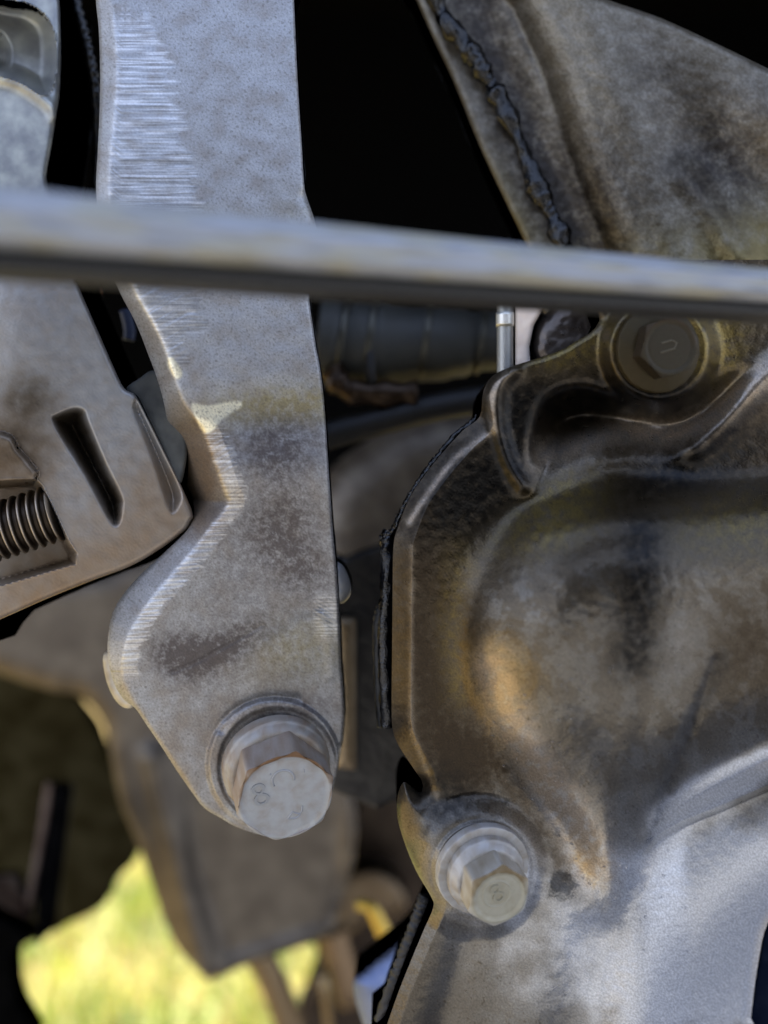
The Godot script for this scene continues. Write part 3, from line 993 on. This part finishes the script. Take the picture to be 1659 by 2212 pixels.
	var f_oil := fine(oil)
	var f_soot_and_shade := fine(soot_and_shade)
	var f_och := fine(och)
	var f_clean := fine(clean)
	cast(d, func(k, x, y):
		var v: float = d[k]
		# the machined edge of the joint flange
		var wide: float = lerpf(14.0, 42.0, smoothstep(850.0, 960.0, y)) if y < 1500.0 else lerpf(42.0, 26.0, smoothstep(1560.0, 1760.0, y))
		var e: float = maxf(v + wide, 0.0)
		var drop: float = e * 1.1 if x < 1100.0 else e * e / wide * 0.7
		var lobe := smoothstep(1668.0, 1712.0, y) * smoothstep(1990.0, 1930.0, y) * smoothstep(1030.0, 980.0, x)
		if lobe > 0.0:
			var q: float = minf(maxf(v + 70.0, 0.0), 70.0)
			drop = lerpf(drop, 80.0 - sqrt(maxf(6400.0 - q * q * 1.2, 0.0)), lobe)
		var n1 := fine_noise.get_noise_2d(x * 0.03, y * 0.03) * 0.35
		var n2 := fine_noise.get_noise_2d(x * 0.13, y * 0.13) * 0.14
		var n3 := 0.0
		return z0.call(x, y) + hf[k] - drop + n1 + n2 + n3,
		func(k, x, y, _z):
			var n := fbm(x, y, 120.0)
			var n2 := fbm(x + 900.0, y, 34.0)
			var n3 := fbm(x, y + 900.0, 22.0)
			var q: float = clampf(f_clean[k] * (1.0 + n * 0.12) + n * 0.06 + f_bare_and_lit[k] * 0.66, 0.0, 1.0)
			var c := Color(0.29, 0.262, 0.22).lerp(Color(0.41, 0.395, 0.37), minf(q * 2.0, 1.0)).lerp(Color(0.70, 0.71, 0.73), smoothstep(0.45, 1.0, q))
			var patch := smoothstep(-0.08, 0.22, fbm(x - 300.0, y * 0.8, 85.0) + n3 * 0.35) * smoothstep(1180.0, 1300.0, y) * smoothstep(1000.0, 1080.0, x)
			c = c.lerp(Color(0.45, 0.45, 0.445), patch * 0.35 * (1.0 - smoothstep(0.5, 0.9, q)))
			c = c.lerp(Color(0.60, 0.545, 0.48), clampf(f_bare_and_lit[k] * (1.0 + n2 * 0.8) * 0.9, 0.0, 0.9))
			c = c.lerp(OIL, clampf((f_oil[k] * (1.0 + n * 0.4 + n2 * 0.5 + n3 * 0.25)) * (1.0 - f_bare_and_lit[k]), 0.0, 0.92))
			c = c.lerp(OCHRE, clampf(f_och[k] * (1.0 + n2 * 0.9 + n3 * 0.4), 0.0, 0.75))
			c = c.lerp(SOOT_AND_SHADE, clampf(f_soot_and_shade[k] * (1.1 + n2 * 0.6 + n3 * 0.4) * (1.0 - f_bare_and_lit[k]), 0.0, 0.95))
			var spot := maxf(0.0, fine_noise.get_noise_2d(x * 0.045 + 70.0, y * 0.045) + 0.3 * fine_noise.get_noise_2d(x * 0.13, y * 0.13) - 0.86 + 0.5 * minf(n2, 0.0)) * 2.6 * (1.0 - smoothstep(0.4, 0.8, q))
			c = c.lerp(Color(0.22, 0.19, 0.15), clampf(spot, 0.0, 0.5))
			var salt := 1.0 + 0.06 * fine_noise.get_noise_2d(x * 0.36, y * 0.36) + 0.10 * fine_noise.get_noise_2d(x * 0.16, y * 0.16)
			return Color(c.r * salt, c.g * salt, c.b * salt),
		func(k, x, y):
			if fr[k] < 6.0: return 2
			if fl[k] < 2.0: return 3
			if Vector2(x - 1424, y - 756).length() < 130.0: return 6
			if Vector2(x - 1035, y - 1878).length() < 125.0: return 4
			if ff[k] < 4.0: return 1
			if flw[k] < 0.0: return 5
			if y > 1990.0: return 7
			return 0,
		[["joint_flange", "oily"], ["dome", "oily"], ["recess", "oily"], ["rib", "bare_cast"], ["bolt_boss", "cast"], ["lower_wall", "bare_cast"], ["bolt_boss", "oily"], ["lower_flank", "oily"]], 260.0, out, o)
	# specks of moisture on the dome
	var drops := SurfaceTool.new()
	drops.begin(Mesh.PRIMITIVE_TRIANGLES)
	var bead := SphereMesh.new()
	bead.radius = 1.0
	bead.height = 2.0
	bead.radial_segments = 10
	bead.rings = 6
	var rng := RandomNumberGenerator.new()
	rng.seed = 5
	for k in 130:
		var c: Vector2 = [Vector2(1165, 1540), Vector2(1180, 1600), Vector2(1260, 1460), Vector2(1200, 1690), Vector2(1500, 2080), Vector2(1440, 1960), Vector2(1250, 1820)][k % 7]
		var px := c.x + rng.randfn(0.0, 48.0)
		var py := c.y + rng.randfn(0.0, 48.0)
		var q := clampi(int((py - gy) / 2.0), 2, gh * gr - 3) * gw * gr + clampi(int((px - gx) / 2.0), 2, gw * gr - 3)
		if last_places[q] == Vector3.ZERO or last_facing[q] == Vector3.ZERO:
			continue
		var up := last_facing[q]
		var x := up.cross(Vector3(0.3, 1, 0)).normalized()
		var size := rng.randf_range(1.4, 3.6) * S
		drops.append_from(bead, 0, Transform3D(Basis(x * size * rng.randf_range(0.8, 1.5), up * size * 0.6, x.cross(up) * size), last_places[q]))
	var wet := part("moisture_specks", drops.commit(), M.water, o)
	wet.set_meta("kind", "stuff")
	# gasket, black, in two runs along the joint
	var g := thing("black_gasket_strip", at(835, 1370, -150), "black rubber gasket edge beside the cover's left joint face", "gasket")
	part("lip", tube(shift(way([842, 1150, -170, 836, 1172, -165, 838, 1260, -157, 832, 1360, -157, 834, 1470, -157, 838, 1570, -163], 14), -g.position), func(i, k): return 17.0 + 2.5 * fine_noise.get_noise_2d(i * 0.2, k * 0.5), 14, Color(0.07, 0.07, 0.075)), M.sealant, g)
	part("outer_fold", tube(shift(way([826, 1310, -180, 818, 1350, -177, 820, 1460, -175, 828, 1570, -185], 12), -g.position), func(i, k): return 14.0 + 2.0 * fine_noise.get_noise_2d(i * 0.3, k * 0.5), 12, Color(0.055, 0.055, 0.06)), M.rubber, g)
	part("torn_end", tube(shift(way([822, 1162, -165, 838, 1156, -157, 852, 1140, -153, 862, 1110, -151], 8), -g.position), func(i, k): return 7.0 + 2.0 * fine_noise.get_noise_2d(i * 0.5, k * 0.5), 10, Color(0.06, 0.06, 0.065)), M.sealant, g)
	var g2 := thing("black_gasket_strip", at(870, 2080, -220), "knobbly black gasket edge along the cover below the small bolt", "gasket")
	part("lip", tube(shift(way([922, 1935, -215, 914, 1960, -213, 896, 2010, -213, 872, 2075, -213, 846, 2145, -213, 806, 2270, -213], 16), -g2.position), func(i, k): return 19.0 + 3.5 * fine_noise.get_noise_2d(i * 0.35, k * 0.5), 14, Color(0.075, 0.075, 0.08)), M.rubber, g2)
	# thin sealant line on the diagonal joint edge
	var g3 := thing("sealant_bead", at(930, 1010, -150), "thin crumbly black sealant line along the cover's diagonal edge", "sealant")
	part("bead", tube(shift(way([1040, 880, -157, 1026, 908, -145, 985, 940, -140, 940, 994, -135, 906, 1040, -133, 876, 1090, -133, 856, 1140, -135], 12), -g3.position), func(i, k): return 7.0 + 2.5 * fine_noise.get_noise_2d(i * 0.6, k * 0.6), 10, Color(0.06, 0.06, 0.06)), M.sealant, g3)

# ------------------------------------------------------------------ the main bracket
func bracket():
	var out := smooth([206, -80, 207, 0, 213, 60, 216, 150, 215, 240, 211, 330, 208, 420, 222, 540, 258, 630, 292, 695, 318, 760, 340, 820, 356, 880, 366, 950, 378, 1020, 396, 1085, 412, 1120, 400, 1150, 350, 1198, 300, 1245, 268, 1282, 246, 1318, 235, 1360, 232, 1405, 236, 1440, 248, 1480, 268, 1512, 292, 1530, 318, 1568, 348, 1612, 380, 1662, 412, 1708, 440, 1744, 475, 1766, 520, 1790, 590, 1806, 660, 1786, 705, 1740, 722, 1695, 738, 1610, 744, 1542, 741, 1480, 737, 1430, 733, 1330, 727, 1230, 720, 1155, 711, 1030, 703, 905, 696, 828, 688, 775, 684, 756, 676, 704, 668, 628, 684, 530, 680, 478, 664, 430, 657, 398, 651, 300, 643, 175, 635, 0, 631, -80], true, 4)
	var face := smooth([238, -120, 240, 0, 250, 90, 252, 170, 246, 260, 238, 340, 236, 430, 254, 530, 290, 630, 326, 694, 352, 748, 372, 806, 390, 858, 412, 894, 438, 934, 462, 1000, 482, 1060, 492, 1082, 482, 1104, 452, 1140, 425, 1178, 384, 1226, 345, 1270, 306, 1322, 276, 1376, 262, 1430, 266, 1470, 290, 1520, 330, 1580, 390, 1664, 430, 1728, 480, 1764, 600, 1840, 780, 1800, 800, 1400, 780, 900, 740, 300, 700, -120], true, 4)
	grid(170, -110, 790, 1840, 4.0, 2)
	var o := thing("aluminium_bracket", at(500, 900, -200), "pale blasted aluminium mounting bracket with filed edge running top to bottom", "bracket")
	var d := fine(distance_field(out))
	var f := fine(distance_field(face))
	var h := flat()
	h = plateau(h, circle(592, 1652, 150.0), 12.0, 16.0)
	h = plateau(h, circle(600, 1658, 134.0), 10.0, -6.0)
	h = bump(h, 625, 1410, 105, 62, -28, 13.0)
	h = ridge(h, smooth([500, 1440, 580, 1390, 650, 1350, 692, 1334], false), 20.0, 3.0)
	h = ridge(h, smooth([694, 1330, 712, 1390, 716, 1460], false), 12.0, 4.0)
	h = ridge(h, smooth([372, 1452, 430, 1428, 475, 1402, 520, 1378, 566, 1350], false), 4.5, -2.2)
	h = ridge(h, smooth([478, 1578, 500, 1544, 540, 1516, 590, 1506, 640, 1508], false), 9.0, -9.0)
	h = bump(h, 560, 1180, 90, 150, 20, -9.0)
	h = bump(h, 600, 900, 160, 60, 0, -10.0)
	h = ridge(h, smooth([690, 500, 680, 460, 664, 425], false), 14.0, -10.0)
	var hf := fine(h)
	var stain_and_band := flat()
	stain_and_band = bump(stain_and_band, 540, 1230, 200, 240, 0, 0.26)
	stain_and_band = bump(stain_and_band, 540, 1560, 220, 160, 0, 0.16)
	stain_and_band = bump(stain_and_band, 610, 950, 130, 70, 0, 0.42)  # darker band across the face at the waist
	stain_and_band = bump(stain_and_band, 590, 990, 60, 60, 0, 0.3)
	stain_and_band = bump(stain_and_band, 630, 1110, 70, 70, 20, 0.4)
	stain_and_band = bump(stain_and_band, 600, 1170, 90, 50, 30, 0.35)
	stain_and_band = bump(stain_and_band, 660, 1240, 60, 50, 0, 0.35)
	stain_and_band = bump(stain_and_band, 410, 1404, 75, 36, 10, 0.75)
	stain_and_band = bump(stain_and_band, 490, 1395, 90, 34, -28, 0.55)
	stain_and_band = bump(stain_and_band, 380, 1440, 60, 30, 20, 0.45)
	stain_and_band = bump(stain_and_band, 640, 1530, 100, 28, -8, 0.3)
	var och := flat()
	och = bump(och, 610, 880, 150, 42, -4, 0.75)
	och = bump(och, 640, 1400, 110, 70, -10, 0.4)
	och = bump(och, 640, 480, 60, 60, 0, 0.15)
	var tan_ := flat()
	tan_ = bump(tan_, 430, 1640, 170, 130, 40, 0.22)
	tan_ = bump(tan_, 420, 1000, 60, 130, 0, 0.8)
	tan_ = bump(tan_, 400, 1080, 60, 60, 0, 0.6)
	var chip := fine(distance_field(smooth([414, 872, 450, 876, 512, 866, 522, 878, 500, 892, 478, 908, 460, 930, 440, 934, 424, 906], true, 3), true, 40.0))
	var chip2 := fine(distance_field(smooth([362, 776, 374, 774, 392, 800, 392, 814, 380, 818, 364, 796], true, 3), true, 40.0))
	var fs := fine(stain_and_band)
	var fo := fine(och)
	var ft := fine(tan_)
	var filed := func(x: float, y: float, v: float) -> float:
		# how strongly the surface is filed: the upper left field, and the chamfer along the waist
		var m := 0.0
		if y < 800.0:
			var edge: float = lerpf(322.0, 436.0, clampf(y / 450.0, 0.0, 1.0)) + 22.0 * line_noise.get_noise_1d(y * 0.09)
			m = smoothstep(edge + 10.0, edge - 10.0, x) * smoothstep(12.0, 60.0, y + 20.0 * line_noise.get_noise_1d(x * 0.2)) * smoothstep(740.0, 690.0, y)
			m *= smoothstep(10.0, -6.0, v)
			if y > 600.0:
				m = maxf(m, smoothstep(-52.0, -40.0, v) * smoothstep(4.0, -4.0, v) * smoothstep(800.0, 770.0, y))
		elif y > 915.0 and y < 1480.0:
			var wide: float = 46.0 + 8.0 * line_noise.get_noise_1d(y * 0.2)
			if y > 1085.0:
				wide = 33.0 + 11.0 * line_noise.get_noise_1d((y * 0.9 + x * 0.12) * 0.22)
			m = smoothstep(-wide - 3.0, -wide + 3.0, v) * smoothstep(5.0, -1.0, v) * smoothstep(915.0, 930.0, y) * smoothstep(1480.0, 1440.0, y)
			m *= smoothstep(560.0, 545.0, x)
		var edge2 := smoothstep(668.0, 690.0, x) * smoothstep(1272.0, 1300.0, y) * smoothstep(1400.0, 1370.0, y)
		return maxf(m, edge2)
	cast(d, func(k, x, y):
		var v: float = f[k]
		var slope: float = 0.9
		if y > 500.0:
			slope = lerpf(0.9, 2.6, smoothstep(540.0, 660.0, y))
		if y > 1090.0:
			slope = lerpf(2.6, 1.5, smoothstep(1090.0, 1180.0, y))
		if y > 1450.0:
			slope = 2.0
		var drop: float = slope * 0.5 * (v + sqrt(v * v + 30.0))
		drop = minf(drop, 330.0)
		# chamfer inside the ridge
		if y > 900.0 and y < 1500.0 and x < 560.0:
			drop += 0.34 * maxf(0.0, v + 36.0) * smoothstep(900.0, 940.0, y) * smoothstep(1500.0, 1440.0, y) if v < 0.0 else 12.24 * smoothstep(900.0, 940.0, y) * smoothstep(1500.0, 1440.0, y)
		# edge rounding all round
		var e: float = minf(maxf(d[k] + 9.0, 0.0), 9.0)
		drop += 9.0 - sqrt(81.0 - e * e)
		var yy: float = y
		var lean := 0.0
		if yy < 640.0:
			lean = -0.00012 * (640.0 - yy) * (640.0 - yy)
		elif yy > 980.0:
			lean = -0.24 * (yy - 980.0) * smoothstep(980.0, 1150.0, yy)
		var z: float = lean - 0.16 * (x - 550.0) + hf[k] - drop
		z += fine_noise.get_noise_2d(x * 0.018, y * 0.018) * 0.6 + fine_noise.get_noise_2d(x * 0.10, y * 0.10) * 0.07
		var m: float = filed.call(x, y, v)
		if m > 0.01:
			var along: float = y
			if y < 800.0:
				along = y + 0.8 * maxf(0.0, 262.0 - x) if y < 560.0 else y - 0.55 * maxf(0.0, 405.0 - x)
			elif y > 1080.0 and x < 600.0:
				along = y * 0.9 + x * 0.12
			elif x < 600.0:
				along = y * 0.92 + x * 0.5
			else:
				along = y - 0.55 * x
			var comb := sin(along * 0.62 + 2.5 * line_noise.get_noise_1d(along * 0.05)) if y > 880.0 else 0.8 * line_noise.get_noise_2d(along * 0.23, x * 0.006)
			z += m * (comb * 0.3 + line_noise.get_noise_2d(along * 0.42 + 90.0, x * 0.012) * 0.35)
		return z,
		func(k, x, y, _z):
			var n := fbm(x, y, 90.0)
			var n2 := fbm(x + 500.0, y, 26.0)
			var n3 := fbm(x, y + 500.0, 8.0)
			var c := Color(0.64, 0.645, 0.65).lerp(Color(0.555, 0.555, 0.555), clampf(0.4 + n * 0.4 + n3 * 0.2, 0.0, 1.0))
			c = c.lerp(TAN, clampf(ft[k] + n * 0.2, 0.0, 0.75))
			c = c.lerp(Color(0.55, 0.51, 0.36), clampf(fo[k] * (1.0 + n2 * 0.8), 0.0, 0.8))
			c = c.lerp(Color(0.28, 0.255, 0.25), clampf(fs[k] * (1.0 + n2 * 0.6 + n3 * 0.45), 0.0, 0.8))
			var m: float = filed.call(x, y, f[k])
			c = c.lerp(Color(0.86, 0.86, 0.86), m * clampf(0.25 + 0.8 * line_noise.get_noise_2d(y * 0.6, x * 0.018), 0.0, 0.8) * (1.0 if y < 880.0 else 0.7))
			c = c.lerp(Color(0.90, 0.88, 0.78), smoothstep(4.0, -4.0, minf(chip[k], chip2[k])) * 0.95)
			var pit := maxf(0.0, fine_noise.get_noise_2d(x * 0.11 + 40.0, y * 0.11) - 0.66) * 2.2 * (1.0 - m)
			c = c.lerp(Color(0.38, 0.36, 0.34), clampf(pit, 0.0, 0.5))
			var salt := 1.0 + 0.05 * fine_noise.get_noise_2d(x * 0.36, y * 0.36) + 0.05 * fine_noise.get_noise_2d(x * 0.15, y * 0.15)
			return Color(c.r * salt, c.g * salt, c.b * salt),
		func(k, x, y):
			if filed.call(x, y, f[k]) > 0.45 or chip[k] < 0.0 or chip2[k] < 0.0: return 1
			if Vector2(x - 592, y - 1652).length() < 150.0: return 2
			if f[k] > 3.0 and x < 560.0: return 3
			return 0,
		[["face", "blasted"], ["filed_edge", "filed"], ["bolt_seat", "blasted"], ["side_wall", "blasted"]], 70.0, out, o)
	var lugp := smooth([222, 1424, 230, 1406, 244, 1412, 262, 1446, 280, 1490, 290, 1520, 282, 1530, 264, 1527, 246, 1508, 230, 1472], true, 3)
	plate("casting_lug", "blasted", lugp, -150.0, 80.0, Vector2(0.5, 0.0), 12.0, Color(0.62, 0.60, 0.56), "", "", 3.0, null, 0.1, o)
	var nub := smooth([712, 1216, 734, 1216, 748, 1234, 758, 1264, 756, 1286, 746, 1300, 734, 1304, 712, 1300], true, 3)
	plate("casting_nub", "blasted", nub, -160.0, 120.0, Vector2(-0.3, 0.1), 24.0, Color(0.62, 0.62, 0.62), "", "", 3.0, null, 0.1, o)

# ------------------------------------------------------------------ bolts
func hex_bolt(called: String, base: Vector3, axis: Vector3, spin: float, flange: float, washer: float, hexr: float, crown: float, tall: float, tones: Dictionary, label: String) -> Node3D:
	var o := thing(called, base, label, "bolt", "flange bolts on the castings")
	var z := axis.normalized()
	var x := Vector3.RIGHT.rotated(Vector3.BACK, spin)
	x = (x - z * x.dot(z)).normalized()
	o.basis = Basis(x, z.cross(x), z)
	var n := 96
	var ring := func(r: float, hgt: float, wob := 0.0) -> PackedVector3Array:
		var p := PackedVector3Array()
		for k in n:
			var rr := r + wob * fine_noise.get_noise_2d(cos(TAU * k / n) * 3.0 + hgt, sin(TAU * k / n) * 3.0)
			p.append(Vector3(cos(TAU * k / n) * rr, sin(TAU * k / n) * rr, hgt) * S)
		return p
	var hexat := func(r: float, hgt_top: float, cut: float) -> PackedVector3Array:
		var p := PackedVector3Array()
		var apo := r * cos(PI / 6.0)
		for k in n:
			var t := fposmod(TAU * k / n, PI / 3.0) - PI / 6.0
			var rr := minf(apo / cos(t), r * 0.985)
			p.append(Vector3(cos(TAU * k / n) * rr, sin(TAU * k / n) * rr, minf(hgt_top, cut - (rr - crown) * 0.62)) * S)
		return p
	var spot := func(c: Color, p: Vector3, amount: float) -> Color:
		var q := p / S
		var f := wide_noise.get_noise_3d(q.x / 40.0, q.y / 40.0, q.z / 40.0)
		return c.lerp(tones.rust, clampf(amount + f * 0.45 * smoothstep(0.0, 0.3, amount + 0.1), 0.0, 0.85))
	if washer > 0.0:
		part("washer", skin([ring.call(washer - 2, -14.0), ring.call(washer, -10.0), ring.call(washer, 8.0, 1.5), ring.call(washer - 3, 11.0, 1.5), ring.call(flange - 6, 12.0), ring.call(flange - 8, 8.0)], func(_i, _k, p): return spot.call(tones.flange, p, 0.12)), M.zinc, o)
	var f0 := 12.0 if washer > 0.0 else -12.0
	part("flange", skin([ring.call(flange - 3, f0 - 6.0), ring.call(flange, f0 - 2.0), ring.call(flange, f0 + tall * 0.16, 1.2), ring.call(flange - 3, f0 + tall * 0.19, 1.2), ring.call(flange - 8, f0 + tall * 0.22, 1.2), ring.call(hexr * 1.0, f0 + tall * 0.34, 1.0), ring.call(hexr * 0.9, f0 + tall * 0.36)], func(i, _k, p): return spot.call(tones.flange, p, 0.22 if i < 3 else 0.12)), M.zinc, o)
	var top := f0 + tall
	var hx := [hexat.call(hexr * 0.99, f0 + tall * 0.30, 1e6), hexat.call(hexr, f0 + tall * 0.34, 1e6), hexat.call(hexr, f0 + tall * 0.6, top), hexat.call(hexr, top - 4.0, top), hexat.call(hexr, 1e6, top), ring.call(crown + 1.0, top - 0.8), ring.call(crown - 2.0, top, 0.8), ring.call(crown - 6.0, top - 1.0, 0.8), ring.call(crown - 9.0, top - 3.0, 0.6), ring.call(crown - 16.0, top - 3.2, 0.6), ring.call(crown * 0.8, top - 3.0), ring.call(crown * 0.7, top - 3.0), ring.call(crown * 0.6, top - 3.0), ring.call(crown * 0.5, top - 3.0), ring.call(crown * 0.4, top - 3.0), ring.call(crown * 0.3, top - 3.0), ring.call(crown * 0.2, top - 3.0), ring.call(crown * 0.1, top - 3.0)]
	part("hex_head", skin(hx, func(i, k, p):
		var c: Color = tones.side if i < 5 else tones.top
		var amount := 0.05
		if i == 4 or i == 5 or i == 6:
			amount = 0.75 * maxf(0.0, sin(TAU * k / n + spin) + 0.3)
		elif i < 4:
			amount = 0.25
		return spot.call(c, p, amount)), M.zinc, o)
	o.set_meta("top", top - 3.0)
	return o

func stamp(bolt: Node3D, text: String, x: float, y: float, size: float, turn: float, tone: Color, called := "stamped_mark"):
	var t := TextMesh.new()
	t.text = text
	var sf := SystemFont.new()
	sf.font_names = PackedStringArray(["Droid Sans"])
	t.font = sf
	t.font_size = 32
	t.pixel_size = size * S / 23.0
	t.depth = 4.0 * S
	var m := StandardMaterial3D.new()
	m.albedo_color = tone
	m.metallic = 0.8
	m.roughness = 0.5
	var p := part(called, t, m, bolt, Vector3(x, y, float(bolt.get_meta("top")) + 0.6) * S)
	p.rotation.z = turn

func stroke(bolt: Node3D, line: PackedVector2Array, r: float, tone: Color):
	var path := PackedVector3Array()
	for p in line:
		path.append(Vector3(p.x, p.y, float(bolt.get_meta("top")) - 0.6) * S)
	part("stamped_mark", tube(path, func(_i, _k): return r, 8, tone), M.zinc, bolt)

func bolts():
	var b := hex_bolt("flange_bolt", at(597, 1655, -142), Vector3(0.27, -0.34, 1.0), 0.30, 124.0, 0.0, 113.0, 103.0, 142.0, {"flange": Color(0.60, 0.59, 0.57), "side": Color(0.62, 0.60, 0.58), "top": Color(0.64, 0.65, 0.655), "rust": Color(0.42, 0.29, 0.17)}, "big grey flange bolt through the lower end of the aluminium bracket")
	var mk := Color(0.60, 0.61, 0.62)
	stamp(b, "8", -50, 28, 52.0, -0.05, mk)
	var arc := PackedVector2Array()
	for k in 15:
		var a := deg_to_rad(-25.0 + 220.0 * k / 14.0)
		arc.append(Vector2(8 + 24 * cos(a), 42 + 24 * sin(a)))
	stroke(b, arc, 3.0, mk)
	stroke(b, pts([-14, 66, -13, 67, -12, 66]), 2.5, mk)
	stroke(b, pts([-14, -56, 2, -44, 14, -56, 22, -50, 26, -38]), 2.6, mk)
	stroke(b, pts([-14, -56, 4, -62, 16, -58]), 2.6, mk)
	stroke(b, pts([56, 40, 58, 48]), 2.0, mk)
	b.remove_meta("top")
	var c := hex_bolt("flange_bolt", at(1042, 1876, -20), Vector3(0.25, -0.24, 1.0), 0.42, 86.0, 104.0, 72.0, 59.0, 100.0, {"flange": Color(0.66, 0.66, 0.66), "side": Color(0.70, 0.69, 0.66), "top": Color(0.62, 0.61, 0.55), "rust": Color(0.40, 0.33, 0.22)}, "small zinc flange bolt with washer at the bottom of the cover")
	stamp(c, "8", -2, 8, 40.0, 0.0, Color(0.60, 0.59, 0.53))
	stroke(c, circle(-2, 8, 30.0), 2.0, Color(0.62, 0.61, 0.55))
	c.remove_meta("top")
	var e := hex_bolt("flange_bolt", at(1423, 755, 42), Vector3(0.16, -0.05, 1.0), 0.3, 92.0, 0.0, 66.0, 57.0, 70.0, {"flange": Color(0.21, 0.18, 0.10), "side": Color(0.18, 0.155, 0.11), "top": Color(0.22, 0.20, 0.15), "rust": Color(0.24, 0.19, 0.12)}, "oil browned flange bolt on the boss just under the bar at right")
	stroke(e, pts([-22, -6, 10, -6, 18, 4, 8, 12, -14, 12]), 2.0, Color(0.36, 0.33, 0.27))
	e.remove_meta("top")

# ------------------------------------------------------------------ the bar across the front
func front_bar():
	var o := thing("flat_metal_bar", at(820, 560, 380), "blurred grey metal bar crossing the whole picture in front", "bar")
	var rings := []
	var prof := smooth([-120, -50, -60, -50, -26, -50, -20, -48, 8, -20, 13, -14, 15, -6, 15, 12, 17, 17, 18, 22, 16, 28, 10, 35, 2, 38, -14, 39, -60, 39, -120, 39, -124, 34, -124, -46], true, 4)
	for i in 41:
		var t := i / 40.0
		var x := lerpf(-160.0, 1830.0, t)
		var z := lerpf(900.0, 420.0, t)
		var yc := lerpf(452.0, 628.0, t) + 6.0 * sin(t * 3.0)
		var k := lerpf(1.0, 0.64, t)
		var mid := at(x, yc, z)
		var ring := PackedVector3Array()
		for p in prof:
			ring.append(mid + Vector3(p.x * 0.15, -p.y * k, p.x) * S - o.position)
		rings.append(ring)
	var low := []
	for ring in rings:
		var across: Vector3 = ring[0]
		for p in ring:
			across = across.min(p)
		var under := PackedVector3Array()
		var drop: float = (ring[0].y - across.y) * 0.17
		for q in [Vector2(-100, 1), Vector2(-30, 1), Vector2(-22, 0.9), Vector2(-19, 0.5), Vector2(-19, -0.8), Vector2(-24, -1), Vector2(-100, -1)]:
			under.append(Vector3(across.x + (q.x + 124.0) * 0.15 * S, across.y + (q.y - 0.9) * drop, across.z + (q.x + 124.0) * S))
		low.append(under)
	part("shaded_lip", skin(low, Color(0.15, 0.15, 0.15)), M.rubber, o)  # set-back strip coloured dark for the shade under the bar
	part("bar_body", skin(rings, func(i, k, p):
		var q: Vector3 = p / S
		var f := fbm(q.x, q.y * 4.0, 160.0)
		var c := Color(0.60, 0.61, 0.62)
		return c.lerp(Color(0.62, 0.58, 0.44), clampf(f * 0.9 + 0.1, 0.0, 0.5)).lerp(Color(0.3, 0.3, 0.3), clampf(fbm(q.x * 0.6 + 300.0, q.y * 3.0, 60.0) * 0.7 - 0.12, 0.0, 0.4))), M.bar, o)
